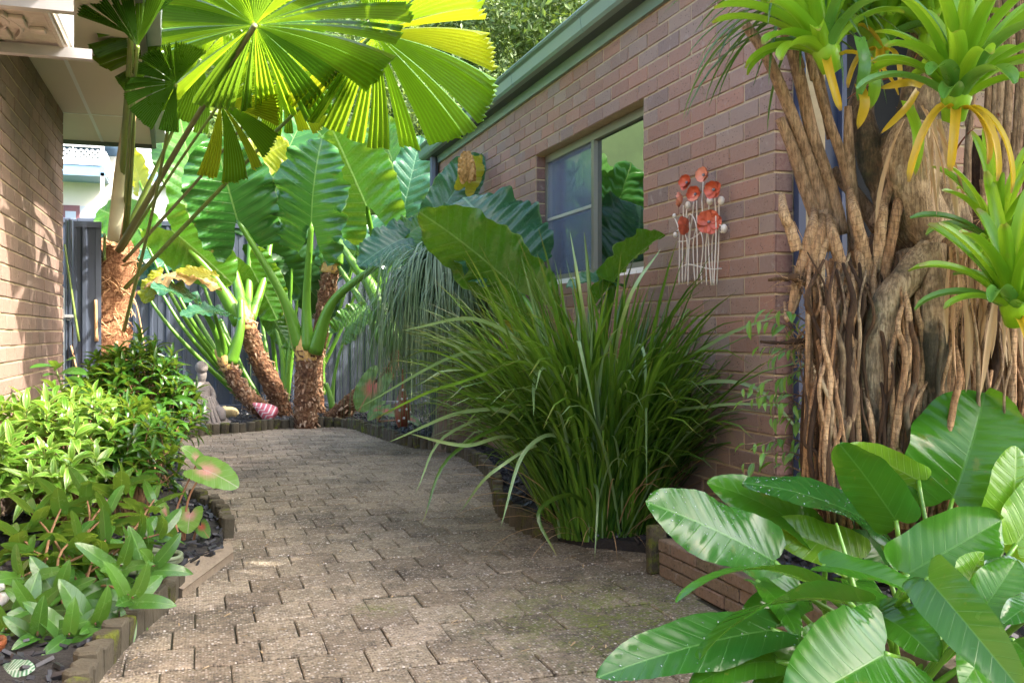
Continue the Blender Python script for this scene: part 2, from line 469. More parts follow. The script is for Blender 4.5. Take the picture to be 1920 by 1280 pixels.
# ================================================================== SETTING
M_mortar = simple('mortar', (0.40, 0.31, 0.19), 0.95, var=0.3, scale=20, bump=0.004, bscale=120)
M_brick = brick_mat('brick', pits=0.75, stops=[(0.0, (0.28, 0.145, 0.10)), (0.2, (0.315, 0.18, 0.125)), (0.38, (0.25, 0.16, 0.12)), (0.52, (0.35, 0.175, 0.115)), (0.66, (0.27, 0.195, 0.155)), (0.80, (0.32, 0.22, 0.165)), (0.90, (0.20, 0.14, 0.12)), (0.985, (0.26, 0.17, 0.13)), (1.0, (0.42, 0.33, 0.22))], stain=(0.11, 0.10, 0.06))
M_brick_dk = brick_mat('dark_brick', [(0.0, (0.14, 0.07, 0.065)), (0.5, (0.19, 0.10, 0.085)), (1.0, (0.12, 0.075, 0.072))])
M_brick_l = brick_mat('left_brick', [(0.0, (0.21, 0.135, 0.10)), (0.3, (0.26, 0.175, 0.13)), (0.6, (0.18, 0.125, 0.095)), (0.85, (0.29, 0.18, 0.135)), (1.0, (0.21, 0.16, 0.125))], pits=0.35)
M_green = simple('green_painted_steel', (0.155, 0.225, 0.185), 0.35, var=0.12, scale=3, metal=0.0)
M_fence = simple('blue_grey_steel', (0.05, 0.062, 0.088), 0.45, var=0.08, scale=2, spec=0.6)
M_blue = simple('navy_door_paint', (0.02, 0.032, 0.07), 0.6, var=0.1)
M_white = simple('white_paint', (0.78, 0.78, 0.76), 0.5, var=0.04)
M_cream = simple('cream_wall', (0.66, 0.63, 0.56), 0.8, var=0.05)
M_soffit = simple('soffit_board', (0.66, 0.58, 0.49), 0.7, var=0.05, scale=1.5)
M_black = simple('black_void', (0.01, 0.01, 0.012), 0.9)  # painted darkness for the unlit depth of openings and holes
M_alu = simple('aluminium', (0.55, 0.55, 0.53), 0.4, metal=0.6, var=0.05)
M_frame = simple('bronze_window_frame', (0.20, 0.20, 0.16), 0.4, metal=0.3, var=0.06)

def paver_mat(name, stops, dark):
    b = NB(name); rn = b.rnd(); p = b.pos()
    base = b.ramp(rn.outputs[0], stops)
    big = b.noise(1.1, p, 4, 0.6); mid = b.noise(6.0, p, 5, 0.65)
    st = b.ramp(b.math('ADD', b.math('MULTIPLY', big, 0.65), b.math('MULTIPLY', mid, 0.35)), [(0.46, 0.0), (0.60, 1.0)])
    base = b.mix(b.math('MULTIPLY', st, 0.72), base, dark)
    v = b.node('ShaderNodeTexVoronoi', {'Scale': 105.0}); b.l.new(p, v.inputs['Vector'])
    cs = b.node('ShaderNodeSeparateColor'); b.l.new(v.outputs['Color'], cs.inputs[0])
    stone = b.ramp(cs.outputs[0], [(0.0, (0.025, 0.021, 0.018)), (0.35, (0.09, 0.068, 0.048)), (0.6, (0.21, 0.16, 0.11)), (0.8, (0.36, 0.30, 0.23)), (0.97, (0.66, 0.61, 0.54))])
    body = b.ramp(v.outputs[0], [(0.30, 1.0), (0.62, 0.0)])
    c = b.mix(b.math('MULTIPLY', body, b.math('MULTIPLY_ADD', mid, 0.8, 0.25)), base, stone)
    c = b.mix(b.math('MULTIPLY', b.ramp(b.noise(35, p, 4, 0.7), [(0.5, 0.0), (0.66, 1.0)]), 0.45), c, dark)
    # moss: patches near the planter corner and thin traces elsewhere
    sp = b.node('ShaderNodeSeparateXYZ'); b.l.new(p, sp.inputs[0])
    def blob(x, y, r):
        dx = b.math('SUBTRACT', sp.outputs[0], x); dy = b.math('SUBTRACT', sp.outputs[1], y)
        d = b.math('SQRT', b.math('ADD', b.math('MULTIPLY', dx, dx), b.math('MULTIPLY', dy, dy)))
        return b.ramp(b.math('DIVIDE', d, r), [(0.2, 1.0), (1.0, 0.0)])
    mk = b.math('MAXIMUM', blob(1.45, 3.05, 0.7), b.math('MAXIMUM', blob(0.55, 2.45, 0.25), b.math('MULTIPLY', blob(0.62, 3.42, 0.13), 1.0)))
    mn = b.ramp(b.math('ADD', b.math('MULTIPLY', b.noise(55, p, 5, 0.75), 0.7), b.math('MULTIPLY', b.noise(9, p, 3), 0.3)), [(0.47, 0.0), (0.56, 1.0)])
    m2 = b.ramp(b.math('ADD', b.math('MULTIPLY', b.noise(70, p, 4, 0.7), 0.5), b.math('MULTIPLY', b.noise(3.0, p, 3), 0.5)), [(0.60, 0.0), (0.68, 1.0)])
    ms = b.math('MAXIMUM', b.math('MULTIPLY', mk, mn), b.math('MULTIPLY', m2, 0.35))
    c = b.mix(b.math('MULTIPLY', ms, 0.85), c, (0.13, 0.16, 0.02))
    h = b.math('ADD', b.math('MULTIPLY', b.math('SUBTRACT', 1.0, v.outputs[0]), 0.8), b.math('MULTIPLY', mid, 0.7))
    return b.end(b.prin(c, b.math('MULTIPLY_ADD', mid, 0.3, 0.6), b.bump(h, 0.007, 1.0), 0.3))
M_paver = paver_mat('paver', [(0.0, (0.24, 0.195, 0.13)), (0.3, (0.31, 0.255, 0.175)), (0.55, (0.19, 0.15, 0.10)), (0.8, (0.35, 0.285, 0.20)), (1.0, (0.18, 0.14, 0.095))], (0.032, 0.028, 0.022))
M_sand = simple('joint_grit', (0.045, 0.042, 0.022), 0.95, var=0.5, scale=30, bump=0.004)
M_soil = simple('dark_soil', (0.018, 0.016, 0.014), 0.95, var=0.4, scale=25, bump=0.02, bscale=30)
M_chip = simple('black_mulch_chip', (0.020, 0.021, 0.025), 0.5, var=0.6, scale=40)
M_lawn = simple('rough_lawn', (0.07, 0.13, 0.02), 0.9, var=0.5, scale=3, bump=0.05)

# ground sheet (lawn and soil beyond the garden)
t = T(); t.add([(-150, -60, -0.06), (150, -60, -0.06), (150, 250, -0.06), (-150, 250, -0.06)], [(0, 1, 2, 3)], None)
struct('ground', t, M_lawn)

# ---- outline of the paving between the beds
def poly(pts): return [(p.x, p.y) for p in pts]
LEFT_EDGE = [G(x, y) for x, y in ((345, 822), (343, 860), (346, 905), (360, 945), (395, 962), (418, 985), (430, 1012), (432, 1040), (396, 1066), (332, 1112), (300, 1142), (245, 1190), (192, 1245), (160, 1290), (120, 1400), (80, 1700))]
BACK_EDGE = [G(x, y) for x, y in ((345, 822), (392, 815), (440, 812), (480, 808), (520, 803), (560, 801), (600, 800), (635, 800), (665, 804), (700, 815), (740, 829), (775, 838), (812, 843), (850, 850), (885, 866), (915, 890), (930, 918), (936, 950), (948, 972), (980, 994), (1030, 1014), (1100, 1030), (1205, 1040))]
WALLX = 2.305
PLX, PLY = 1.80, 3.57
pav = [(p.x, p.y) for p in BACK_EDGE] + [(PLX, PLY), (PLX, 0.6), (-1.5, 0.6)] + [(p.x, p.y) for p in reversed(LEFT_EDGE) if p.y > 0.62]
def inside(x, y, pl):
    c = False; j = len(pl) - 1
    for i in range(len(pl)):
        xi, yi = pl[i]; xj, yj = pl[j]
        if (yi > y) != (yj > y) and x < (xj - xi) * (y - yi) / (yj - yi) + xi: c = not c
        j = i
    return c
def clip_poly(q, pl):
    return q
t = T(); t.add([(-2.2, 0.3, -0.010), (2.6, 0.3, -0.010), (2.6, 12.6, -0.010), (-2.2, 12.6, -0.010)], [(0, 1, 2, 3)])
pavement = struct('pavement', t, M_sand)
PW, PD, JT = 0.2, 0.2, 0.007
rn = random.Random(4)
pv_t = []
for k in range(8):
    b_ = box(-PW / 2 + JT * .36, PW / 2 - JT * .36, -PD / 2 + JT * .95, PD / 2 - JT * .95, -0.05, 0.0, 0.004)
    b_.v = [(x + rn.uniform(-.0018, .0018), y + rn.uniform(-.0018, .0018), z) for x, y, z in b_.v]
    pv_t.append(b_)
pp = Parts(pv_t, M_paver, 'paver', smooth=False)
for r in range(-2, 64):
    y = 0.9 + r * PD
    for c in range(-14, 16):
        x = c * PW + (PW * 0.42 if r % 2 else 0) + 0.012 * math.sin(r * 1.7)
        hit = sum(inside(x + dx, y + dy, pav) for dx in (-.08, .08) for dy in (-.08, .08)) + inside(x, y, pav)
        if hit < 1: continue
        z = rn.uniform(-0.002, 0.002) + 0.003 * math.sin(x * 3 + y * 2)
        if abs(x - 0.62) < 0.1 and abs(y - 3.42) < 0.1: z = -0.008
        pp.put(rn.randrange(8), Matrix.Translation((x, y, z)) @ Matrix.Rotation(rn.uniform(-.008, .008), 4, 'Z') @ Matrix.Rotation(rn.uniform(-.012, .012), 4, 'X') @ Matrix.Rotation(rn.uniform(-.01, .01), 4, 'Y'))
pp.done(pavement, 300, 'distant_pavers', loc=(0, 0, 0))
# litter and tiny weeds on the paving
t = T()
for i in range(420):
    x, y = rn.uniform(-.4, 1.8), rn.uniform(1.5, 6); a = rn.uniform(0, 6.28); l = rn.uniform(.004, .016)
    if not inside(x, y, pav): continue
    d = Vector((math.cos(a), math.sin(a), rn.uniform(-.1, .3))) * l; n_ = Vector((-math.sin(a), math.cos(a), 0)) * rn.uniform(.0012, .003)
    c = Vector((x, y, .004))
    t.add([c - d - n_, c + d - n_, c + d + n_ + Vector((0, 0, .001)), c - d + n_], [(0, 1, 2, 3)], None, rn.random())
M_litter = leaf_mat('dry_litter', (0.42, 0.30, 0.16), (0.20, 0.12, 0.06), rough=0.7, trans=0.1, small=True)
stuff(tag(link('leaf_litter', t.mesh('leaf_litter', M_litter, False)), 'small dry leaf and husk bits scattered over the brown paving', 'leaf litter'))

# ---- beds: soil surface + bark mulch
def bed(name, pl, z, n, seed, label):
    rb = random.Random(seed); t = T()
    xs = [p[0] for p in pl]; ys = [p[1] for p in pl]
    v = [(x, y, z) for x, y in pl]
    import mathutils.geometry as mg
    tri = mg.tessellate_polygon([[Vector((x, y, 0)) for x, y in pl]])
    t.add(v, [tuple(q) for q in tri])
    t.add([(x, y, z) for x, y in pl] + [(x, y, -0.05) for x, y in pl], [(i, (i + 1) % len(pl), len(pl) + (i + 1) % len(pl), len(pl) + i) for i in range(len(pl))])
    o = struct(name, t, M_soil)
    fixn(o)
    c = T(); k = 0
    while k < n:
        x, y = rb.uniform(min(xs), max(xs)), rb.uniform(min(ys), max(ys))
        if not inside(x, y, pl): k += 0.2; continue
        k += 1
        l, w_, h = rb.uniform(.01, .034), rb.uniform(.004, .011), rb.uniform(.002, .006)
        Rm = Matrix.Rotation(rb.uniform(0, 6.28), 3, 'Z') @ Matrix.Rotation(rb.uniform(-.7, .7), 3, 'Y') @ Matrix.Rotation(rb.uniform(-.6, .6), 3, 'X')
        ax, ay, az = Rm @ Vector((1, 0, 0)), Rm @ Vector((0, 1, 0)), Rm @ Vector((0, 0, 1))
        c.addT(obox((x, y, z + rb.uniform(.0, .02)), ax, ay, az, l, w_, h), r=rb.random() + .01)
    m = stuff(tag(link(name + '_mulch', c.mesh('mulch', M_chip, False)), label, 'mulch'))
    return o
lb = [(p.x - 0.03, p.y) for p in LEFT_EDGE] + [(-0.98, 0.0), (-0.98, 7.75), (-1.9, 7.9), (-1.9, 12.3), (-0.6, 12.3), (-0.4, 10.4)]
bed('left_bed_soil', lb, 0.035, 5200, 1, 'black bark mulch filling the left bed under the shrubs')
bb = [(p.x, p.y + 0.03) for p in BACK_EDGE[:10]] + [(p.x + .02, p.y + 0.02) for p in BACK_EDGE[10:]] + [(PLX + .1, PLY + .05), (2.33, 3.6), (2.33, 9.4), (3.2, 9.6), (3.2, 12.3), (-0.55, 12.3), (-0.36, 10.4)]
bed('back_bed_soil', bb, 0.05, 6500, 2, 'black bark mulch in the bed along the metal fence and brick wall')

# log edging: one little upright block after another
M_log = simple('weathered_edging_block', (0.065, 0.055, 0.034), 0.9, var=0.5, scale=9, bump=0.006, bscale=50)
def moss_mat():
    b = NB('mossy_block'); p = b.pos(); n = b.noise(14, p, 5, 0.7)
    c = b.mix(b.ramp(n, [(0.50, 0.0), (0.66, 1.0)]), (0.065, 0.056, 0.036), (0.11, 0.13, 0.015))
    return b.end(b.prin(c, 0.95, b.bump(b.noise(90, p, 4), 0.012, 1.0), 0.2))
M_moss = moss_mat()
def edging(name, pts, label, w, h, seed, d=0.035, round_=True):
    rb = random.Random(seed); t0 = thing(name, label, 'garden edging', tuple(pts[0]))
    sp_ = spline(pts, 400); L = [0]
    for i in range(1, len(sp_)): L.append(L[-1] + (sp_[i] - sp_[i - 1]).length)
    s = w / 2; i = 0
    while s < L[-1]:
        while L[i] < s and i < len(L) - 1: i += 1
        p = sp_[i]; q = sp_[min(i + 2, len(sp_) - 1)] - sp_[max(i - 2, 0)]; a = math.atan2(q.y, q.x)
        hh = h * rb.uniform(.85, 1.12); ww = w * rb.uniform(.86, .96)
        t = T()
        prof = [(ww / 2 * math.cos(e) * 1.0, d * math.sin(e)) for e in [PI * k / 6 - PI for k in range(7)]] + [(ww / 2, d * .8), (-ww / 2, d * .8)]
        if not round_: prof = [(-ww / 2, -d * .8), (-ww / 2 * .8, -d), (ww / 2 * .8, -d), (ww / 2, -d * .8), (ww / 2, d), (-ww / 2, d)]
        prof = [(x + rb.uniform(-.002, .002), y + rb.uniform(-.002, .002)) for x, y in prof]
        m = len(prof)
        v = [(x, y, -0.05) for x, y in prof] + [(x, y, hh - .006) for x, y in prof] + [(x * .86, y * .86, hh + rb.uniform(-.004, .004)) for x, y in prof]
        f = [(k, (k + 1) % m, m + (k + 1) % m, m + k) for k in range(m)] + [(m + k, m + (k + 1) % m, 2 * m + (k + 1) % m, 2 * m + k) for k in range(m)] + [tuple(2 * m + k for k in range(m))]
        t.add(v, f)
        M = Matrix.Translation(p) @ Matrix.Rotation(a, 4, 'Z') @ Matrix.Rotation(rb.uniform(-.07, .07), 4, 'X') @ Matrix.Rotation(rb.uniform(-.06, .06), 4, 'Y')
        o = link('edging_block', t.mesh('edging_block', M_moss if rb.random() < .3 else M_log, False), t0, Matrix.Translation(-Vector(pts[0])) @ M)
        fixn(o)
        s += w
    return t0
edging('edging', BACK_EDGE[:21], 'low mossy edging of small upright blocks curving along the back bed', 0.094, 0.10, 3)
edging('edging', [G(x, y) for x, y in ((360, 945), (395, 962), (418, 985), (428, 1010))], 'short curve of upright blocks round the caladium beside the path', 0.075, 0.10, 4)
edging('edging', [G(x, y) for x, y in ((330, 1108), (300, 1142), (245, 1190), (192, 1245), (160, 1290), (120, 1400))], 'taller log edging in front of the large leaved shrub at lower left', 0.082, 0.085, 5, d=0.04)
# flat slab between the two runs
sl = [G(432, 1030), G(438, 1048), G(342, 1122), G(318, 1112), G(352, 1062)]
t = T(); n5 = 5
t.add([(p.x, p.y, 0.0) for p in sl] + [(p.x, p.y, 0.03) for p in sl] + [(p.x * .99 + .002, p.y * .998, 0.037) for p in sl], [(k, (k + 1) % 5, 5 + (k + 1) % 5, 5 + k) for k in range(5)] + [(5 + k, 5 + (k + 1) % 5, 10 + (k + 1) % 5, 10 + k) for k in range(5)] + [tuple(10 + k for k in range(5))])
o = tag(link('stepping_slab', t.mesh('slab', simple('rough_slab', (0.25, 0.20, 0.14), 0.9, var=0.3, scale=20, bump=0.006, bscale=90), False)), 'flat sandy concrete slab set into the edge of the left bed', 'slab'); fixn(o)

# ---- bricks
CO, BL = 0.086, 0.24
def brick_T(l, hh, dep, seed, bev=0.0035):
    rb = random.Random(seed)
    b_ = box(-l / 2, l / 2, 0, dep, -hh / 2, hh / 2, bev)
    dy = rb.uniform(-.0015, .0015)
    b_.v = [(x + rb.uniform(-.0012, .0012), y + dy + rb.uniform(-.0008, .0008), z + rb.uniform(-.0012, .0012)) for x, y, z in b_.v]
    return b_
FULL = [brick_T(BL - .010, CO - .010, 0.05, i) for i in range(6)]
FIXED = {}
def brick_wall(parent, M, length, z0, ncourse, mat, nmax, holes=(), seed=0, cut=None, phase=0.0, name='brick'):
    """running bond in the local X/Z plane, face at local y=0; holes are (x0,x1,z0,z1)"""
    rb = random.Random(seed); tm = list(FULL); pt = Parts(tm, mat, name, False)
    for c in range(ncourse):
        zb = z0 + c * CO; zc = zb + CO / 2
        segs = [(0.0, length)]
        for hx0, hx1, hz0, hz1 in holes:
            if hz0 < zc < hz1:
                ns = []
                for a, b_ in segs:
                    if hx1 <= a or hx0 >= b_: ns.append((a, b_)); continue
                    if hx0 - a > .02: ns.append((a, hx0))
                    if b_ - hx1 > .02: ns.append((hx1, b_))
                segs = ns
        off = (BL / 2 if c % 2 else 0) + phase
        k0 = int(math.floor(-off / BL)) - 1
        for k in range(k0, int(length / BL) + 3):
            a, b_ = k * BL + off, (k + 1) * BL + off
            for sa, sb in segs:
                x0, x1 = max(a, sa), min(b_, sb)
                if x1 - x0 < 0.035: continue
                if x1 - x0 > BL - .001: kk = rb.randrange(6)
                else:
                    l = round(x1 - x0, 3); key = l
                    if key not in FIXED: FIXED[key] = brick_T(l - .010, CO - .010, .05, int(l * 1000))
                    if FIXED[key] not in tm: tm.append(FIXED[key])
                    kk = tm.index(FIXED[key])
                pt.put(kk, M @ Matrix.Translation(((x0 + x1) / 2, rb.uniform(-.0015, .0015), zc)) @ Matrix.Rotation(rb.uniform(-.004, .004), 4, 'Y'))
    return pt.done(parent, nmax, 'distant_bricks')

# right house ---------------------------------------------------------
HY0, HY1 = 3.464, 9.45
Z0 = 2.285 - 27 * CO
WIN = (4.72, 6.475, 2.285 - 11 * CO, 2.285)
house = thing('brick_house', 'brown brick house on the right with a green gutter and aluminium window', 'house', (WALLX, HY0, 0))
# local frame: +X runs away from the viewer along the wall, +Y into the wall
MR = Matrix(((0, 1, 0, WALLX), (1, 0, 0, HY0), (0, 0, 1, 0), (0, 0, 0, 1)))
fl = Matrix(((0, 1, 0, 0), (1, 0, 0, 0), (0, 0, 1, 0), (0, 0, 0, 1)))
wt = T()
def back(y0, y1, z0, z1): wt.addT(box(WALLX + .006, WALLX + .26, y0, y1, z0, z1))
back(HY0 + .009, WIN[0] - .001, 0, 2.78); back(WIN[1] + .001, HY1 - .009, 0, 2.78)
back(WIN[0] - .001, WIN[1] + .001, 0, WIN[2] - .004); back(WIN[0] - .001, WIN[1] + .001, WIN[3] + .004, 2.78)
part('wall', wt, M_mortar, house, False)
brick_wall(house, MR, HY1 - HY0, Z0, 33, M_brick, 255, holes=((WIN[0] - HY0, WIN[1] - HY0, WIN[2], WIN[3]),), seed=1)
# jamb bricks of the window reveal and of the near corner
def header_stack(parent, M, z0, n, mat, l=0.11, name='brick'):
    pt = Parts([brick_T(l - .012, CO - .010, .03, 77)], mat, name, False)
    for c in range(n): pt.put(0, M @ Matrix.Translation((l / 2, 0, z0 + c * CO + CO / 2)))
    return pt.done(parent, 40)
MJ = Matrix(((1, 0, 0, WALLX + .004), (0, 1, 0, WIN[1] - .004), (0, 0, 1, 0), (0, 0, 0, 1)))
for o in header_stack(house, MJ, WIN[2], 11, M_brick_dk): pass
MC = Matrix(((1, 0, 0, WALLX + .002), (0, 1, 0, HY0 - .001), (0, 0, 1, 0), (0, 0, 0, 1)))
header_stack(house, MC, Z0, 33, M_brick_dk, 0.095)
# eave: frieze strip, soffit, gutter with rolled lip, roof sheet
def extr(prof, y0, y1):
    t = T(); n = len(prof)
    t.add([(x, y0, z) for x, z in prof] + [(x, y1, z) for x, z in prof], [(i, (i + 1) % n, n + (i + 1) % n, n + i) for i in range(n)] + [tuple(range(n)), tuple(range(n, 2 * n))[::-1]])
    return t
YA, YB = 3.30, 9.62
eave = part('fascia', extr([(WALLX - .022, 2.722), (WALLX + .05, 2.722), (WALLX + .05, 2.80), (WALLX - .03, 2.80)], YA, YB), M_green, house, False)
part('eave_lining', extr([(WALLX - .03, 2.787), (WALLX - .03, 2.80), (2.165, 2.80), (2.165, 2.793)], YA, YB), simple('dark_eave', (0.06, 0.08, 0.07), 0.6), house, False)
gut = part('gutter', extr([(2.205, 2.786), (2.165, 2.790), (2.150, 2.806), (2.140, 2.872), (2.128, 2.880), (2.118, 2.884), (2.110, 2.896), (2.112, 2.905), (2.122, 2.907), (2.135, 2.900), (2.20, 2.90)], YA - .02, YB), M_green, house, False)
for k in range(5):
    y = 3.9 + k * 1.32
    part('gutter_joint', extr([(2.163, 2.787), (2.147, 2.806), (2.137, 2.872), (2.116, 2.882), (2.107, 2.896), (2.118, 2.910), (2.15, 2.91), (2.18, 2.79)], y, y + .022), M_green, gut, False)
rt = T(); nr_ = 44
for i in range(nr_):
    y0 = YA + (YB - YA) * i / nr_; y1 = YA + (YB - YA) * (i + 1) / nr_; ym = (y0 + y1) / 2
    rt.add([(2.14, y0, 2.915), (2.14, ym, 2.932), (7.2, ym, 4.3), (7.2, y0, 4.283)], [(0, 1, 2, 3)]); rt.add([(2.14, ym, 2.932), (2.14, y1, 2.915), (7.2, y1, 4.283), (7.2, ym, 4.3)], [(0, 1, 2, 3)])
part('roof', rt, M_green, house, False)
# window: frame, mullion, glass panes, fly screen, curtain, sill
WX = WALLX + .088
wr = part('window_frame', T().addT(box(WX - .012, WX + .05, WIN[0], WIN[0] + .035, WIN[2] + .03, WIN[3])).addT(box(WX - .012, WX + .05, WIN[1] - .035, WIN[1], WIN[2] + .03, WIN[3])).addT(box(WX - .014, WX + .05, WIN[0] + .035, WIN[1] - .035, WIN[3] - .055, WIN[3] - .002)).addT(box(WX - .014, WX + .05, WIN[0] + .035, WIN[1] - .035, WIN[2] + .03, WIN[2] + .07)), M_frame, house, False)
YM = 5.59
part('mullion', box(WX - .016, WX + .045, YM - .02, YM + .02, WIN[2] + .07, WIN[3] - .055), M_frame, wr, False)
part('screen_rail', box(WX - .006, WX + .01, YM + .022, WIN[1] - .037, WIN[2] + .47, WIN[2] + .49), M_alu, wr, False)
part('sill', box(WALLX + .01, WX + .05, WIN[0], WIN[1], WIN[2] - .012, WIN[2] + .028), M_white, house, False)
def glass(name, col, gl, rough=0.01):
    b = NB(name); n = b.noise(2.0, b.pos(), 2)
    nr = b.bump(n, 0.02, 0.25)
    g = b.node('ShaderNodeBsdfGlossy', {'Color': (0.95, 1, 0.97, 1), 'Roughness': rough, 'Normal': nr}).outputs[0]
    tr = b.node('ShaderNodeBsdfTransparent', {'Color': (*col, 1)}).outputs[0]
    fr = b.node('ShaderNodeFresnel', {'IOR': 1.55}).outputs[0]
    m = b.node('ShaderNodeMixShader', {0: b.math('MULTIPLY_ADD', fr, 0.8, gl, clamp=True)}); b.l.new(tr, m.inputs[1]); b.l.new(g, m.inputs[2])
    return b.end(m.outputs[0])
def pane(name, y0, y1, mat, x):
    t = box(x, x + .004, y0, y1, WIN[2] + .07, WIN[3] - .055); return part(name, t, mat, wr, False)
pane('pane', WIN[0] + .035, YM - .02, glass('mirror_glass', (.25, .28, .27), 0.2), WX + .012)
pane('pane', YM + .02, WIN[1] - .035, glass('dim_glass', (.85, .9, .95), 0.06), WX + .03)
b = NB('fly_screen'); tr = b.node('ShaderNodeBsdfTransparent', {'Color': (1, 1, 1, 1)}).outputs[0]; df = b.node('ShaderNodeBsdfDiffuse', {'Color': (0.24, 0.29, 0.42, 1)}).outputs[0]
m = b.node('ShaderNodeMixShader', {0: 0.38}); b.l.new(tr, m.inputs[1]); b.l.new(df, m.inputs[2]); M_screen = b.end(m.outputs[0])
t = T(); t.add([(WX - .001, YM + .02, WIN[2] + .07), (WX - .001, WIN[1] - .035, WIN[2] + .07), (WX - .001, WIN[1] - .035, WIN[3] - .055), (WX - .001, YM + .02, WIN[3] - .055)], [(0, 1, 2, 3)])
part('fly_screen', t, M_screen, wr, False)
t = T(); n = 240; V = []
for i in range(n + 1):
    y = WIN[0] + (WIN[1] - WIN[0]) * i / n; x = WX + .13 + .018 * math.sin(i * .9) + .01 * math.sin(i * .31)
    V += [(x, y, WIN[2]), (x + .004 * math.sin(i), y, WIN[3])]
t.add(V, [(2 * i, 2 * i + 2, 2 * i + 3, 2 * i + 1) for i in range(n)])
part('curtain', t, simple('sheer_curtain', (0.75, 0.80, 0.92), 0.9, var=0.1), house)
part('dark_room_sheet', T().addT(box(WALLX + .27, WALLX + .28, WIN[0] - .5, WIN[1] + .5, 1.0, 2.6)), M_black, house, False)  # black sheet paints the unlit interior behind the curtain
# downpipe on the far end
part('downpipe', tube([(WALLX - .05, 9.38, 2.78), (WALLX - .05, 9.40, 1.5), (WALLX - .05, 9.38, 0.05)], .045, 6, 8), M_fence, house, False)
# near return: steel door jamb, navy panel, dark opening, brick beyond
XR = WALLX + .10
part('door_jamb', T().addT(box(XR, XR + .035, HY0 - .03, HY0 + .1, 0, 2.78)).addT(box(XR + .225, XR + .25, HY0 - .02, HY0 + .1, 0, 2.78)), simple('navy_jamb', (0.035, 0.05, 0.10), 0.65), house, False)
part('door', T().addT(box(XR + .035, XR + .225, HY0 + .01, HY0 + .05, 0, 2.78)), M_blue, house, False)
part('dark_doorway_sheet', T().addT(box(XR + .25, XR + .78, HY0 + .16, HY0 + .20, 0, 2.78)), M_black, house, False)  # black sheet paints the unlit inside of the opening
part('return_wall', T().addT(box(XR + .80, XR + 3.2, HY0 + .02, HY0 + .2, 0, 2.78)), M_mortar, house, False)
MR2 = Matrix(((1, 0, 0, XR + .80), (0, 1, 0, HY0 + .012), (0, 0, 1, 0), (0, 0, 0, 1)))
brick_wall(house, MR2, 2.3, Z0, 33, M_brick, 0, seed=5)
part('porch_roof', T().addT(box(WALLX + .02, 5.6, HY0 - .25, HY0 - .001, 2.79, 2.90)), M_green, house, False)

# left house ----------------------------------------------------------
LX, LY1 = -0.97, 7.79
lh = thing('brick_house', 'tan brick house on the left with sun streaks and a boxed pale eave', 'house', (LX, LY1, 0))
part('wall', T().addT(box(LX - .25, LX - .006, 0.5, LY1 - .012, 0, 2.66)), M_mortar, lh, False)
ML = Matrix(((0, -1, 0, LX), (-1, 0, 0, LY1), (0, 0, 1, 0), (0, 0, 0, 1)))
brick_wall(lh, ML, LY1 - 2.2, 2.65 - 31 * CO, 31, M_brick_l, 290, seed=9, phase=.05)
t = T()
EZ = 2.655
q = [(-.39, 8.90), (-.215, 1.5), (-5, 1.5), (-5, 8.90)]
part('soffit', T().add([(x, y, EZ) for x, y in q] + [(x, y, EZ + .02) for x, y in q], [(0, 1, 2, 3), (7, 6, 5, 4), (0, 4, 5, 1), (3, 7, 4, 0)]), M_soffit, lh, False)
for a, b_ in (((-.72, 1.5), (-.80, 8.89)),):
    part('soffit_joint', T().add([(a[0] - .012, a[1], EZ - .003), (a[0] + .012, a[1], EZ - .003), (b_[0] + .012, b_[1], EZ - .003), (b_[0] - .012, b_[1], EZ - .003)], [(0, 1, 2, 3)]), M_white, lh, False)
part('soffit_joint', box(-1.6, -.42, 7.80, 7.82, EZ - .004, EZ - .0005), M_white, lh, False)
ft = T()
M_fas = simple('grey_green_fascia', (0.10, 0.115, 0.105), 0.5)
x0, x1 = -.40, -.215
ft.add([(x0, 8.90, EZ - .03), (x0 + .035, 8.93, EZ - .03), (x1 + .035, 1.5, EZ - .03), (x1, 1.5, EZ - .03), (x0, 8.90, EZ + .16), (x0 + .035, 8.93, EZ + .16), (x1 + .035, 1.5, EZ + .16), (x1, 1.5, EZ + .16)], [(0, 1, 2, 3), (1, 5, 6, 2), (0, 3, 7, 4), (4, 7, 6, 5), (0, 4, 5, 1)])
ft.addT(box(-5, x0 + .02, 8.902, 8.932, EZ - .032, EZ + .12))
part('fascia', ft, M_fas, lh, False)
part('gutter', T().add([(x0 + .036, 8.93, EZ + .02), (x0 + .11, 8.93, EZ + .03), (x1 + .11, 1.5, EZ + .03), (x1 + .036, 1.5, EZ + .02), (x0 + .036, 8.93, EZ + .14), (x0 + .12, 8.93, EZ + .14), (x1 + .12, 1.5, EZ + .14), (x1 + .036, 1.5, EZ + .14)], [(0, 1, 2, 3), (1, 5, 6, 2), (4, 7, 6, 5), (0, 4, 5, 1)]), simple('pale_gutter', (0.45, 0.5, 0.52), 0.4), lh, False)
part('roof', T().add([(x0 + .1, 8.93, EZ + .16), (x1 + .1, 1.5, EZ + .16), (-5, 1.5, EZ + 1.2), (-5, 8.93, EZ + 1.2)], [(0, 1, 2, 3)]), M_green, lh, False)

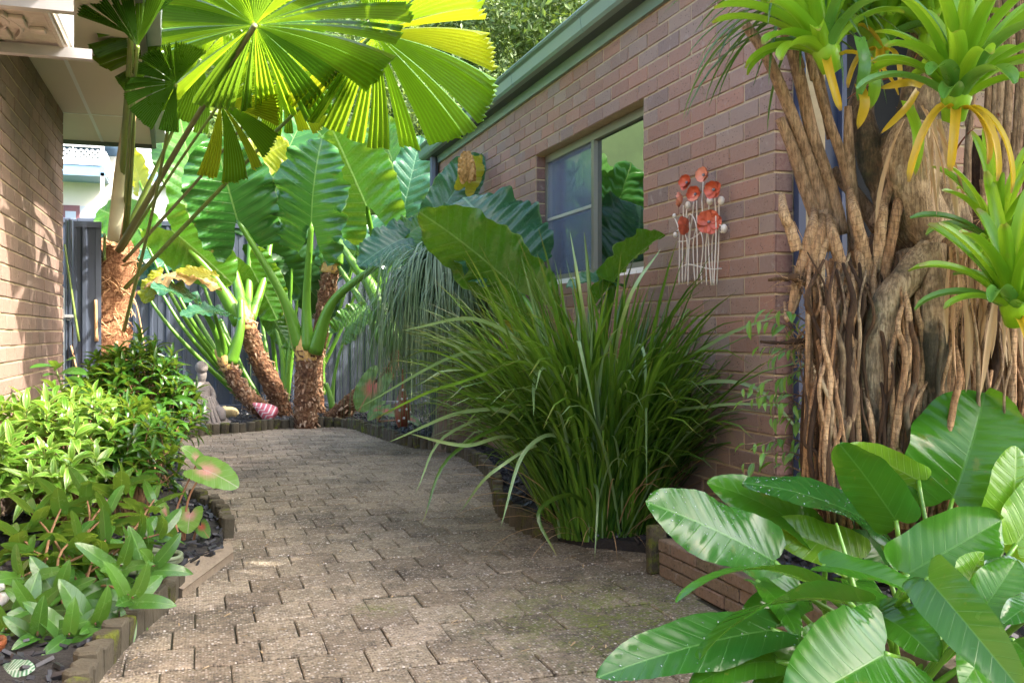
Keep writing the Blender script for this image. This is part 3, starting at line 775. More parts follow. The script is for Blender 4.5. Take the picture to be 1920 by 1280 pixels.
# air conditioner on its bracket -------------------------------------
ac = thing('air_conditioner', 'air conditioner outdoor unit seen from below on steel wall rails', 'air conditioner', (LX, 3.9, 2.2))
M_ac = simple('ac_white', (0.72, 0.70, 0.66), 0.45, var=0.06, scale=5)
M_acb = simple('ac_base_steel', (0.50, 0.42, 0.36), 0.35, metal=0.35, var=0.25, scale=6, bump=0.01, bscale=14)
part('casing', box(LX + .10, LX + .475, 3.44, 4.30, 2.1620, 2.7200, .012), M_ac, ac, False)
bt = T().addT(box(LX + .105, LX + .47, 3.445, 4.295, 2.1430, 2.1610))
part('base_pan', bt, M_acb, ac, False)
rr = T(); ra = random.Random(8)
for k in range(9):
    x, y = LX + ra.uniform(.15, .42), ra.uniform(3.5, 4.25); l1, l2 = ra.uniform(.02, .07), ra.uniform(.02, .09)
    rr.addT(box(x - l1, min(x + l1, LX + .46), y - l2, min(y + l2, 4.29), 2.1330 - .003 * (k % 3), 2.1445, .004))
rr.addT(box(LX + .125, LX + .155, 3.5, 4.25, 2.1290, 2.1435, .004)); rr.addT(box(LX + .44, LX + .462, 3.5, 4.25, 2.1310, 2.1435, .004))
for k in range(3):
    rr.addT(tube([(LX + .2 + .05 * k, 3.62 + .07 * k, 2.1360), (LX + .28 + .03 * k, 3.75 + .08 * k, 2.1320), (LX + .22 + .04 * k, 3.86 + .1 * k, 2.1360)], .009, 8, 6))
part('pressed_rib', rr, M_acb, ac, False)
dr = T()
for k in range(4):
    c_ = (LX + .17 + .09 * (k % 2), 3.56 + .17 * k, 2.1375); dr.addT(lathe([(0.001, -.002), (.012, -.002), (.014, 0), (.014, .004)], 10, c_))
part('drain_hole', dr, M_black, ac)
for y in (3.56, 4.15):
    prof = [(-.02, 0), (.02, 0), (.02, .004), (-.016, .004), (-.016, .036), (.02, .036), (.02, .04), (-.02, .04)]
    t = T(); n = len(prof)
    t.add([(LX + .005, y + a, 2.0950 + b_) for a, b_ in prof] + [(LX + .56, y + a, 2.0950 + b_) for a, b_ in prof], [(i, (i + 1) % n, n + (i + 1) % n, n + i) for i in range(n)])
    r_ = part('bracket_rail', t, simple('zinc', (0.40, 0.38, 0.37), 0.35, metal=0.7, var=0.15, scale=12), ac, False); fixn(r_)
    part('bracket_upright', box(LX + .003, LX + .04, y - .018, y + .018, 2.0000, 2.5000), M_alu, ac, False)

# fence ---------------------------------------------------------------
FY = 12.36
fence = thing('metal_fence', 'blue grey corrugated metal fence behind the elephant ears', 'fence', (0.8, FY, 0))
def rib_sheet(x0, x1, y, z0, z1):
    prof = [(0, 0), (.035, 0), (.05, .022), (.075, .022), (.09, 0), (.138, 0), (.140, .004), (.146, .004), (.148, 0)]
    t = T(); x = x0; V = []
    while x < x1:
        for a, d in prof[:-1]:
            if x + a <= x1: V += [(x + a, y - d, z0), (x + a, y - d, z1)]
        x += .19
    V += [(x1, y, z0), (x1, y, z1)]
    n = len(V) // 2
    t.add(V, [(2 * i, 2 * i + 2, 2 * i + 3, 2 * i + 1) for i in range(n - 1)]); return t
FT = 2.36
x = -3.48; k = 0
while x < 3.4:
    part('fence_panel', rib_sheet(x + .03, x + 2.02, FY, .09, FT - .02), M_fence, fence, False)
    part('fence_post', box(x - .03, x + .03, FY - .025, FY + .03, -.05, FT, .006), M_fence, fence, False)
    part('top_rail', box(x + .032, x + 2.028, FY - .03, FY + .03, FT - .05, FT + .012, .006), M_fence, fence, False)
    part('bottom_rail', box(x + .032, x + 2.028, FY - .032, FY + .03, .055, .115, .01), M_fence, fence, False)
    x += 2.06
gate = thing('metal_gate', 'navy metal side gate with silver latch at the end of left wall', 'gate', (-1.2, 8.1, 0))
GY = 8.02
def GX(px, Y=GY):
    return WY(px, 600, Y).x
gz = WY(145, 415, GY).z
part('gate_sheet', rib_sheet(GX(142), GX(190), GY, .1, gz - .03), M_fence, gate, False)
part('gate_frame', T().addT(box(GX(138), GX(190), GY - .02, GY + .02, gz - .045, gz)).addT(box(GX(138), GX(143), GY - .022, GY + .02, .08, gz - .046)), M_fence, gate, False)
for a, b_ in ((123, 127), (129, 135)):
    part('gate_post', box(GX(a), GX(b_), GY - .03, GY + .03, 0, gz + .01, .005), M_fence, gate, False)
part('hinge_strip', box(GX(119.6), GX(122.6), GY - .02, GY + .01, 0, WY(120, 540, GY).z), M_white, gate, False)
lt = T(); p0, p1 = WY(121, 590, GY), WY(139, 596, GY)
lt.addT(box(p0.x, p1.x, GY - .07, GY - .035, p1.z, p0.z, .003)).addT(tube([WY(122, 597, GY - .05), WY(130, 600, GY - .05), WY(134, 594, GY - .05)], .006, 6, 6))
part('latch', lt, M_alu, gate, False)
# ================================================================== BEYOND THE FENCE
# two storey neighbour with a lattice balcony
NY = 22.0
def nb(px, py, Y=NY): return WY(px, py, Y)
nh = thing('neighbour_house', 'cream two storey house with white lattice balcony beyond the fence', 'house', (nb(200, 600).x, NY, 0))
def nbox(name, px0, px1, py0, py1, d0, d1, mat, parent=None, Y=NY, bev=0.0):
    a = nb(px0, py1, Y); c = nb(px1, py0, Y)
    return part(name, box(a.x, c.x, Y + d0, Y + d1, a.z, c.z, bev), mat, parent or nh, False)
M_nblue = simple('blue_beam', (0.16, 0.27, 0.42), 0.5, var=0.06)
M_maroon = simple('maroon_frame', (0.16, 0.06, 0.07), 0.5)
M_glassd = simple('pale_window_glass', (0.30, 0.36, 0.45), 0.15, var=0.2, scale=1.2)
M_trim = simple('pale_board', (0.50, 0.55, 0.62), 0.7, var=0.05)
nbox('wall', 60, 340, 300, 640, 0.0, 0.3, M_cream)
nbox('wall', 238, 330, 262, 323, 0.9, 1.1, M_white)
nbox('wall', 60, 236, 270, 322, 1.5, 1.7, M_trim)
w1 = nbox('window', 118, 150, 386, 470, -0.05, 0.0, M_maroon)
nbox('pane', 123, 143, 397, 470, -0.06, -0.052, M_glassd, w1)
nbox('shutter', 150, 190, 388, 470, -0.03, -0.002, M_trim)
w3 = nbox('door', 118, 150, 274, 322, 1.42, 1.49, M_maroon)
nbox('pane', 118, 141, 278, 322, 1.40, 1.415, M_glassd, w3)
w2 = nbox('window', 242, 256, 384, 410, -0.04, -0.002, M_maroon)
nbox('pane', 244, 255, 386, 410, -0.05, -0.042, M_glassd, w2)
bal = nbox('balcony', 60, 205, 323, 338, -1.0, 0.0, M_nblue)
nbox('beam', 60, 206, 270, 279, -1.02, -0.9, M_nblue, bal)
nbox('balcony_deck', 60, 203, 319, 323, -0.97, 1.4, M_trim, bal)
nbox('handrail', 60, 200, 283.5, 286.5, -1.02, -0.95, M_white, bal)
nbox('handrail', 60, 200, 316, 318.5, -1.02, -0.95, M_white, bal)
for a in (197,):
    nbox('post', a, a + 7, 276, 322, -1.0, -0.93, M_white, bal); nbox('post', a, a + 7, 338, 560, -1.0, -0.93, M_white, bal)
nbox('post', 146, 149, 276, 318, -0.99, -0.94, M_white, bal)
la = T(); x0, x1 = nb(60, 0).x, nb(197, 0).x; z0, z1 = nb(0, 316).z, nb(0, 286.5).z
x = x0 - (z1 - z0)
H = z1 - z0; stp = .105
while x < x1:
    for sgn in (1, -1):
        a = [x, z0] if sgn > 0 else [x, z1]; e = [x + H, z1] if sgn > 0 else [x + H, z0]
        if e[0] > x1: f_ = (x1 - a[0]) / (e[0] - a[0]); e = [x1, a[1] + (e[1] - a[1]) * f_]
        if a[0] >= x0:
            A = Vector((a[0], NY - .97 + .008 * sgn, a[1])); B = Vector((e[0], NY - .97 + .008 * sgn, e[1])); dd = (B - A)
            if dd.length > .02:
                ax = dd.normalized(); az = Vector((-ax.z, 0, ax.x)); la.addT(obox((A + B) / 2, ax, Vector((0, 1, 0)), az, dd.length / 2, .006, .020))
    x += stp
stuff(part('lattice', la, M_white, bal, False))
# side railing running away, low roof on the right with blue gutter
sr = T(); sr.addT(box(nb(204, 0).x, nb(204, 0).x + .03, NY - .95, NY + 1.2, nb(0, 330).z, nb(0, 288).z)); part('side_railing', sr, M_white, bal, False)
rz0, rz1 = nb(0, 349).z, nb(0, 321).z
rf = part('roof', T().add([(nb(236, 0).x, NY - 1.1, rz0), (nb(345, 0).x, NY - 1.1, rz0), (nb(345, 0).x, NY + .9, rz1 + .25), (nb(236, 0).x, NY + .9, rz1 + .25)], [(0, 1, 2, 3)]), simple('pale_roof', (0.55, 0.58, 0.62), 0.5), nh, False)
nbox('gutter', 252, 345, 344, 353, -1.16, -1.1, M_nblue, rf)
nbox('side_wall', 240, 345, 353, 560, -0.9, -0.8, M_cream)
nbox('roof_slab', 60, 245, 262, 270, -1.1, 1.6, M_nblue)

# hillside ------------------------------------------------------------
M_hill = simple('wooded_hill_ground', (0.05, 0.08, 0.025), 1.0, var=0.6, scale=0.4)
t = T(); nx, ny = 40, 26; V = []
for j in range(ny + 1):
    for i in range(nx + 1):
        x = -90 + 200 * i / nx; y = 27 + 130 * (j / ny) ** 1.3
        V.append((x, y, -.2 + (y - 27) * .62 + 2.5 * math.sin(x * .07 + y * .05) * min(1, (y - 27) / 20) + 1.2 * math.sin(x * .21 + y * .13) * min(1, (y - 27) / 20)))
t.add(V, [(j * (nx + 1) + i, j * (nx + 1) + i + 1, (j + 1) * (nx + 1) + i + 1, (j + 1) * (nx + 1) + i) for j in range(ny) for i in range(nx)])
struct('hillside', t, M_hill, True)
def hillz(x, y): return -.2 + (y - 27) * .62 + 2.5 * math.sin(x * .07 + y * .05) * min(1, (y - 27) / 20) + 1.2 * math.sin(x * .21 + y * .13) * min(1, (y - 27) / 20) if y > 27 else -.06
def crown(seed, R, H, nclump, nleaf, ls):
    """many small leaf faces gathered into clumps through an uneven crown"""
    r = np.random.RandomState(seed); t = T()
    cl = []
    for k in range(nclump):
        d = r.normal(size=3); d /= np.linalg.norm(d); q = r.uniform(.45, 1.0) ** .6
        c = d * np.array([R, R, H]) * q * (1 + .22 * math.sin(3 * math.atan2(d[1], d[0]) + seed)); c[2] *= 1 if c[2] > 0 else .75
        cl.append((c, r.uniform(.16, .34) * R))
    k = np.arange(nleaf); ci = r.randint(0, nclump, nleaf)
    C = np.array([c[0] for c in cl])[ci]; S = np.array([c[1] for c in cl])[ci]
    d = r.normal(size=(nleaf, 3)); d /= np.linalg.norm(d, axis=1)[:, None]
    p = C + d * (S * r.uniform(.55, 1.05, nleaf) ** .5)[:, None] * np.array([1, 1, .75])
    n = d * .7 + r.normal(size=(nleaf, 3)) * .5 + np.array([0, 0, .35]); n /= np.linalg.norm(n, axis=1)[:, None]
    a = np.cross(n, r.normal(size=(nleaf, 3))); a /= np.linalg.norm(a, axis=1)[:, None]; b_ = np.cross(n, a)
    s = ls * r.uniform(.6, 1.3, nleaf)[:, None]
    v = np.stack([p - a * s, p - b_ * s * .42 + n * s * .1, p + a * s, p + b_ * s * .42 + n * s * .1], 1).reshape(-1, 3)
    t.v = list(map(tuple, v)); t.f = [(4 * i, 4 * i + 1, 4 * i + 2, 4 * i + 3) for i in range(nleaf)]
    t.uv = [(.5, 0), (1, .5), (.5, 1), (0, .5)] * nleaf; t.r = list(np.repeat(r.uniform(.01, 1, nleaf), 4)); t.m = [0] * nleaf
    return t
M_bark = simple('grey_brown_bark', (0.16, 0.12, 0.09), 0.9, var=0.4, scale=6, bump=0.02, bscale=20)
treemats = [leaf_mat('forest_leaf_a', (0.035, 0.075, 0.015), (0.10, 0.17, 0.04), rough=0.5, trans=0.25, small=True),
            leaf_mat('forest_leaf_b', (0.05, 0.095, 0.03), (0.15, 0.21, 0.06), rough=0.5, trans=0.25, small=True),
            leaf_mat('forest_leaf_c', (0.025, 0.06, 0.02), (0.07, 0.13, 0.045), rough=0.45, trans=0.2, small=True)]
CR = [crown(i, 2.6, 2.4, 34, 5200, .17).mesh('crown', treemats[i], False) for i in range(3)]
CRB = [crown(20 + i, 3.2, 2.6, 60, 30000, .075).mesh('crown', treemats[i], False) for i in range(2)]
def trunk_mesh(h, r, seed):
    rr = random.Random(seed); t = tube([(0, 0, -0.5), (rr.uniform(-.2, .2), 0, h * .5), (rr.uniform(-.4, .4), rr.uniform(-.3, .3), h)], [r, r * .75, r * .4], 10, 9, ridge=.1, seed=seed)
    for k in range(6):
        a = k * 1.05 + rr.random(); z = h * rr.uniform(.5, .8); e = Vector((math.cos(a) * rr.uniform(1, 2), math.sin(a) * rr.uniform(1, 2), z + rr.uniform(.8, 2.2)))
        t.addT(tube([(0, 0, z), e * .5 + Vector((0, 0, z * .5)), e], [r * .4, r * .25, r * .08], 6, 6, seed=k))
    return t.mesh('trunk', M_bark)
TM = [trunk_mesh(3.6, .22, i) for i in range(3)]
def tree(x, y, z, s, cm, tm, label, h=3.6, group=None, rz=0.0):
    t0 = thing('tree', label, 'tree', (x, y, z), group); t0.rotation_euler = (0, 0, rz); t0.scale = (s, s, s)
    link('trunk', tm, t0); link('crown', cm, t0, Matrix.Translation((0, 0, h + 1.0))); return t0
rt_ = random.Random(17)
spots = []
for i in range(900):
    Y = 30 + 85 * rt_.random() ** 1.2; px = rt_.choice((rt_.uniform(262, 430), rt_.uniform(560, 700), rt_.uniform(770, 1200)))
    r_ = ray(px, HOR); p = r_ * (Y / r_.y); x = p.x; z = hillz(x, Y); s = rt_.uniform(.85, 1.5) * (1 + (Y - 30) / 90)
    q = proj((x, Y, z + 4.5 * s))
    if q[1] < -260: continue
    if any((x - a) ** 2 + (Y - b_) ** 2 < (1.9 * max(s, c_)) ** 2 for a, b_, c_ in spots): continue
    spots.append((x, Y, s))
    if len(spots) >= 60: break
tints = ['yellowish', 'mid green', 'dark green']
for i, (x, Y, s) in enumerate(spots):
    k = rt_.randrange(3)
    tree(x, Y, hillz(x, Y) - .2, s, CR[k], TM[k], 'leafy tree in the forest covering the hill behind the houses', group='forest trees on the hill', rz=rt_.uniform(0, 6.28))
# nearer trees behind the right house
for px, Y, s, k, dz, lab in ((960, 19.0, 1.15, 0, .9, 'dense small leaved tree rising behind the green roof gutter'),
                         (1130, 17.5, 1.0, 1, 2.2, 'leafy tree partly hidden by the roof, furthest right of the trees'),
                         (800, 17.0, .72, 1, 1.0, 'shaded tree with bare twigs above the big fan palm leaf'),
                         (610, 24.0, .95, 0, 0.2, 'dark tree seen through the gaps above the elephant ears')):
    r_ = ray(px, HOR); p = r_ * (Y / r_.y)
    tree(p.x, Y, dz, s, CRB[k], TM[k], lab, rz=px)
tree(5.6, 11.0, -1.2, .72, CRB[1], TM[1], 'unseen tree added behind the far end of the brick house for shade')  # hidden by the house, added to shade the low part of the fence
# ================================================================== PLANTS
LG = (0.10, 0.20, 0.025)
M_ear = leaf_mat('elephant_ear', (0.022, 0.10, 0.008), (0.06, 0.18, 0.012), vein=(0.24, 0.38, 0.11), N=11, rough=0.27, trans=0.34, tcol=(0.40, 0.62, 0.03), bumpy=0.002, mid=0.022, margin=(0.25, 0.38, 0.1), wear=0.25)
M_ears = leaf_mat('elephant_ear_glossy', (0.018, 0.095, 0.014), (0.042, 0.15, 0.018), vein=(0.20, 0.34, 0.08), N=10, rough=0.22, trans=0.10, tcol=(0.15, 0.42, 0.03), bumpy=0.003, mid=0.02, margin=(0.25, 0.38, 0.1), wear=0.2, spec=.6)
M_eard = leaf_mat('elephant_ear_shaded', (0.010, 0.050, 0.006), (0.022, 0.085, 0.008), vein=(0.07, 0.16, 0.03), N=10, rough=0.4, trans=0.08, tcol=(0.15, 0.4, 0.02), bumpy=0.002, mid=0.02)  # darker copy of the ear leaf; back-row shade is put into the colour
M_earb = leaf_mat('elephant_ear_bluish', (0.018, 0.09, 0.045), (0.035, 0.125, 0.055), vein=(0.16, 0.32, 0.17), N=11, rough=0.25, trans=0.22, tcol=(0.25, 0.5, 0.05), bumpy=0.004, mid=0.022, margin=(0.2, 0.34, 0.15), wear=0.15)
M_eary = leaf_mat('elephant_ear_yellowing', (0.25, 0.30, 0.02), (0.42, 0.38, 0.02), vein=(0.45, 0.5, 0.1), N=10, rough=0.4, trans=0.45, tcol=(0.7, 0.65, 0.03), bumpy=0.004, mid=0.025)
M_dead = leaf_mat('dead_leaf', (0.40, 0.20, 0.05), (0.55, 0.34, 0.12), vein=(0.30, 0.15, 0.05), N=9, rough=0.75, trans=0.2, tcol=(0.6, 0.35, 0.08), bumpy=0.01, wear=0.6)
M_pet = simple('green_leaf_stalk', (0.10, 0.24, 0.018), 0.34, var=0.22, scale=5, bump=0.002, bscale=60)
M_sheath = simple('orange_stalk_base', (0.55, 0.33, 0.10), 0.7, var=0.4, scale=18, bump=0.006, bscale=60)
def scaly():
    b = NB('scaly_taro_trunk'); p = b.pos(); n = b.noise(22, p, 6, 0.75); n2 = b.noise(7, p, 4)
    v = b.node('ShaderNodeTexVoronoi', {'Scale': 26.0}); b.l.new(p, v.inputs['Vector'])
    c = b.ramp(b.math('ADD', b.math('MULTIPLY', n, .7), b.math('MULTIPLY', n2, .3)), [(0.30, (0.035, 0.02, 0.013)), (0.48, (0.13, 0.06, 0.03)), (0.58, (0.26, 0.14, 0.07)), (0.72, (0.50, 0.38, 0.27))])
    return b.end(b.prin(c, 0.85, b.bump(b.math('ADD', n, v.outputs[0]), 0.03, 1.0), 0.2))
M_scaly = scaly()
M_papery = leaf_mat('papery_scale', (0.22, 0.11, 0.05), (0.48, 0.34, 0.22), rough=0.8, trans=0.15, tcol=(0.5, 0.3, 0.12), small=True)

def taro_trunk(parent, pts, rad, seed, sheath=True):
    rad = [q * .78 for q in rad]
    rr = random.Random(seed)
    o = part('trunk', tube(pts, rad, 26, 14, noise=.10, ridge=.05, seed=seed, rings=.05), M_scaly, parent)
    sp_ = spline(pts, 60); t = T()
    for k in range(260):
        i = rr.randrange(1, 58); c = sp_[i]; d = (sp_[i + 1] - sp_[i - 1]).normalized(); u = i / 60 * (len(rad) - 1); r_ = rad[min(int(u), len(rad) - 1)]
        a = rr.uniform(0, 6.28); x = d.orthogonal().normalized(); n_ = (Matrix.Rotation(a, 3, d) @ x)
        s_ = d.cross(n_); base = c + n_ * r_ * .95; L = rr.uniform(.02, .065); W = rr.uniform(.012, .034); out = rr.uniform(.1, .8)
        tip = base + (d * rr.choice((1, 1, -.8)) + n_ * out) * L
        t.add([base - s_ * W / 2, base + s_ * W / 2, tip + s_ * W * .3 + n_ * .01, tip - s_ * W * .2], [(0, 1, 2, 3)], [(0, 0), (1, 0), (1, 1), (0, 1)], rr.random() + .01)
    part('papery_scales', t, M_papery, parent, False)['kind'] = 'stuff'
    if sheath:
        e = sp_[-1]; d = (sp_[-1] - sp_[-4]).normalized(); r_ = rad[-1]
        part('stalk_sheath', tube([e - d * .14, e - d * .02, e + d * .13], [r_ * 1.02, r_ * 1.12, r_ * .8], 8, 12, noise=.07, seed=seed), M_sheath, parent)
def petiole(parent, pts, r0, r1, mat=None, name='leaf_stalk'):
    return part(name, tube(pts, [r0, (r0 + r1) * .42, r1], 16, 9), mat or M_pet, parent)
def ear(parent, att, tip, wpx, Z, nrm, mat, seed, dz=0.0, lobe=0.3, bend=.55, fold=.12, corr=.017, wave=.06, kind='ear', cup=0.0, name='leaf', zt=None, nv=56, crumple=0.0):
    a = P(att[0], att[1], Z); b_ = P(tip[0], tip[1], zt if zt is not None else Z + dz)
    L = (b_ - a).length; W = wpx / FPX * Z
    t = big_leaf(L, W, lobe, kind, 9, nv, 11, corr, wave, fold, bend, seed, cup, crumple=crumple)
    o = link(name, t.mesh(name, mat), parent)
    o.matrix_parent_inverse = Matrix.Translation(-parent.location)
    o.matrix_basis = leaf_matrix(a, b_, cdir(*nrm)); return a

# ---- elephant ear with upright trunk (T1)
Zb = 10.4
c1 = thing('elephant_ear_plant', 'giant elephant ear on the thick upright scaly trunk at the path edge', 'plant', tuple(G(575, 800)))
taro_trunk(c1, [P(574, 806, 10.1), P(572, 770, 10.1), P(574, 700, 10.1), P(573, 652, 10.1)], [.155, .15, .135, .135], 1)
cr = P(573, 640, 10.1)
def stalk(parent, start, mid, att, Z0_, Zm, Z1, r0=.055, r1=.022, mat=None):
    petiole(parent, [P(*start, Z0_), P(*mid, Zm), P(*att, Z1)], r0, r1, mat)
stalk(c1, (565, 655), (528, 552), (444, 409), 10.1, 10.0, 9.8, .085, .026)
ear(c1, (444, 409), (402, 256), 165, 9.75, (.12, .45, 1), M_ears, 2, dz=-.3, lobe=.5, bend=.35)
stalk(c1, (577, 655), (575, 560), (584, 416), 10.05, 10.0, 9.8, .075, .028)
ear(c1, (584, 416), (604, 259), 158, 9.75, (-.18, .5, 1), M_ears, 3, dz=-.25, lobe=.48, bend=.4)
stalk(c1, (590, 660), (625, 565), (712, 493), 10.05, 9.9, 9.6, .085, .03)
ear(c1, (757, 447), (672, 500), 92, 9.5, (.1, .6, .8), M_earb, 4, dz=-.2, lobe=.5, bend=.5, kind='heart')
ear(c1, (757, 447), (812, 412), 80, 9.55, (.1, .7, .7), M_ear, 44, dz=.2, lobe=.1, bend=.6, kind='heart')
# ---- leaning one behind it (T2)
c2 = thing('elephant_ear_plant', 'elephant ear with trunk leaning left and orange torn stalk base', 'plant', tuple(G(535, 792)))
taro_trunk(c2, [P(532, 790, 10.9), P(515, 730, 10.8), P(484, 670, 10.7), P(464, 615, 10.6), P(458, 598, 10.6)], [.15, .14, .13, .125, .12], 5)
stalk(c2, (452, 605), (400, 520), (322, 432), 10.6, 10.5, 10.3, .10, .035)
ear(c2, (322, 432), (436, 532), 120, 10.2, (-.3, .35, -1), M_ear, 6, dz=.3, lobe=.25, bend=.5)
stalk(c2, (458, 600), (440, 510), (402, 380), 10.6, 10.9, 11.1, .085, .03)
ear(c2, (372, 400), (338, 222), 100, 11.1, (.25, .4, .9), M_ear, 7, dz=.3, lobe=.3, bend=.6)
stalk(c2, (466, 600), (467, 520), (478, 330), 10.65, 11.0, 11.3, .075, .03)
ear(c2, (474, 300), (541, 268), 78, 11.2, (-.1, .3, -1), M_eary, 8, dz=.1, lobe=.3, bend=.5)
stalk(c2, (470, 600), (500, 500), (520, 330), 10.65, 11.1, 11.6, .06, .025)
ear(c2, (520, 330), (590, 190), 95, 11.5, (.1, .5, .9), M_ears, 9, dz=.4, lobe=.3)
# ---- low one at left (T3)
c3 = thing('elephant_ear_plant', 'low elephant ear curving left with yellow dying leaf by the fence', 'plant', tuple(G(490, 790)))
taro_trunk(c3, [P(500, 775, 10.5), P(478, 758, 10.4), P(450, 728, 10.4), P(430, 690, 10.4), P(421, 672, 10.4)], [.12, .115, .105, .10, .10], 10)
stalk(c3, (420, 680), (405, 625), (373, 568), 10.4, 10.3, 10.1, .065, .022)
ear(c3, (373, 568), (282, 540), 84, 10.1, (.0, .75, .7), M_earb, 11, dz=-.5, lobe=.45, kind='heart', bend=.6)
stalk(c3, (424, 680), (418, 640), (402, 590), 10.4, 10.3, 10.0, .05, .02)
ear(c3, (415, 585), (338, 592), 55, 9.9, (.1, .8, .5), M_earb, 12, dz=-.4, lobe=.4, kind='heart')
stalk(c3, (432, 680), (450, 620), (452, 560), 10.4, 10.4, 10.5, .08, .035)
ear(c3, (470, 500), (520, 600), 90, 10.9, (-.2, .2, -1), M_ear, 13, dz=.1, lobe=.3, bend=.5)
ear(c3, (388, 520), (270, 540), 62, 10.05, (.1, .9, .25), M_dead, 14, dz=-.2, lobe=.3, bend=1.3, wave=.08, crumple=.03, fold=-.3)
ear(c3, (300, 520), (268, 568), 40, 9.95, (.1, .4, .8), M_eary, 15, lobe=.3, bend=.9, wave=.08, crumple=.02)
ear(c3, (392, 516), (330, 508), 26, 9.9, (.1, .6, .7), M_eary, 16, lobe=.3, bend=.6, wave=.1, crumple=.02)
# ---- tall thin trunk behind (T4)
c4 = thing('elephant_ear_plant', 'tallest elephant ear on slim dark shaggy trunk behind the thick one', 'plant', tuple(G(600, 785)))
taro_trunk(c4, [P(597, 790, 11.2), P(592, 700, 11.2), P(604, 600, 11.2), P(616, 530, 11.2), P(622, 490, 11.2)], [.11, .11, .12, .125, .13], 17)
petiole(c4, [P(620, 490, 11.2), P(632, 450, 11.2), P(634, 445, 11.2)], .16, .02); petiole(c4, [P(616, 490, 11.2), P(606, 470, 11.2), P(603, 458, 11.2)], .10, .02)
stalk(c4, (622, 480), (680, 570), (720, 640), 11.2, 11.0, 10.6, .02, .085)
petiole(c4, [P(632, 448, 11.1), P(660, 490, 11.0), P(700, 545, 10.9), P(745, 660, 10.7)], .028, .12)
stalk(c4, (706, 481), (696, 430), (686, 384), 11.0, 10.8, 10.6, .04, .028)
petiole(c4, [P(712, 560, 11.2), P(706, 481, 11.0)], .05, .04)
ear(c4, (686, 384), (622, 240), 150, 10.5, (-.05, .15, -1), M_ear, 18, dz=-.3, lobe=.42, bend=.35)
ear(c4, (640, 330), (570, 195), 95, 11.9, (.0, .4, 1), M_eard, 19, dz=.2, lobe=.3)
ear(c4, (735, 300), (690, 205), 80, 11.8, (.1, .3, -1), M_ear, 20, dz=.3, lobe=.3)
ear(c4, (757, 392), (789, 254), 78, 10.9, (.15, .2, 1), M_earb, 21, dz=.1, lobe=.15, bend=.4)
petiole(c4, [P(757, 392, 10.9), P(735, 480, 11.0), P(700, 600, 11.1)], .025, .04)
# ---- lying trunk and small suckers
c5 = thing('elephant_ear_plant', 'fallen elephant ear stem with small upright leaf near pink caladium', 'plant', tuple(G(640, 785)))
taro_trunk(c5, [P(615, 790, 10.7), P(640, 772, 10.6), P(672, 745, 10.5), P(712, 722, 10.5), P(735, 690, 10.5), P(742, 655, 10.5)], [.12, .13, .13, .10, .07, .05], 22, False)
petiole(c5, [P(622, 760, 10.8), P(628, 700, 10.8), P(650, 612, 10.8)], .03, .014)
ear(c5, (650, 612), (692, 574), 66, 10.7, (.1, .5, .8), M_ear, 23, dz=.1, lobe=.5, kind='heart')
petiole(c5, [P(624, 765, 10.7), P(617, 735, 10.7), P(610, 718, 10.7)], .04, .03)
petiole(c5, [P(606, 740, 11.3), P(606, 680, 11.3), P(616, 600, 11.3)], .035, .02)
petiole(c5, [P(534, 755, 11.3), P(528, 660, 11.3), P(505, 580, 11.4)], .045, .018)
petiole(c5, [P(536, 755, 11.3), P(540, 680, 11.3), P(548, 600, 11.4)], .045, .018)
petiole(c5, [P(532, 755, 11.3), P(500, 670, 11.3), P(468, 590, 11.4)], .05, .018)
ear(c5, (505, 585), (548, 655), 46, 11.3, (-.4, .1, -1), M_ear, 24, lobe=.2)
bg_l = thing('elephant_ear_plant', 'crowd of shaded elephant ear leaves filling the back of the bed', 'plant', tuple(G(520, 775)))
for i, (a, b_, w_, Z, n_, m_) in enumerate([((548, 480), (520, 400), 90, 11.5, (.2, .3, 1), M_ear), ((500, 470), (575, 560), 85, 11.4, (.1, .3, -1), M_ear), ((560, 520), (628, 600), 80, 11.6, (-.1, .3, -1), M_ear),
      ((668, 470), (720, 530), 80, 11.7, (.2, .3, -1), M_earb), ((650, 440), (600, 540), 80, 11.8, (.1, .4, 1), M_earb), ((700, 440), (760, 500), 90, 11.5, (-.1, .5, .8), M_earb),
      ((262, 430), (186, 392), 88, 10.6, (.2, .2, 1), M_ear), ((230, 480), (180, 420), 70, 11.2, (.1, .4, 1), M_earb), ((298, 478), (236, 462), 70, 10.9, (.1, .7, .6), M_earb), ((275, 500), (333, 498), 60, 11.0, (-.2, .7, .6), M_earb), ((280, 470), (238, 540), 56, 11.1, (.1, .3, 1), M_earb),
      ((330, 330), (300, 250), 60, 11.9, (.1, .3, 1), M_ear), ((262, 340), (232, 270), 46, 11.7, (.2, .3, -1), M_eary), ((470, 410), (455, 330), 80, 11.9, (.1, .3, 1), M_ear), ((540, 380), (505, 300), 70, 12.0, (0, .3, 1), M_earb), ((700, 330), (745, 270), 70, 12.0, (0, .3, 1), M_earb), ((360, 470), (300, 430), 80, 11.6, (.1, .4, 1), M_earb)]):
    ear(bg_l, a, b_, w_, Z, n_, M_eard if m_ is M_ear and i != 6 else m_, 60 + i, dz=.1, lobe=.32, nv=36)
    petiole(bg_l, [P(530 + (a[0] - 530) * .25, 750, 11.6), P((530 + a[0]) / 2 + (a[0] - 530) * .2, (a[1] + 750) / 2, Z), P(a[0], a[1], Z)], .035, .016)
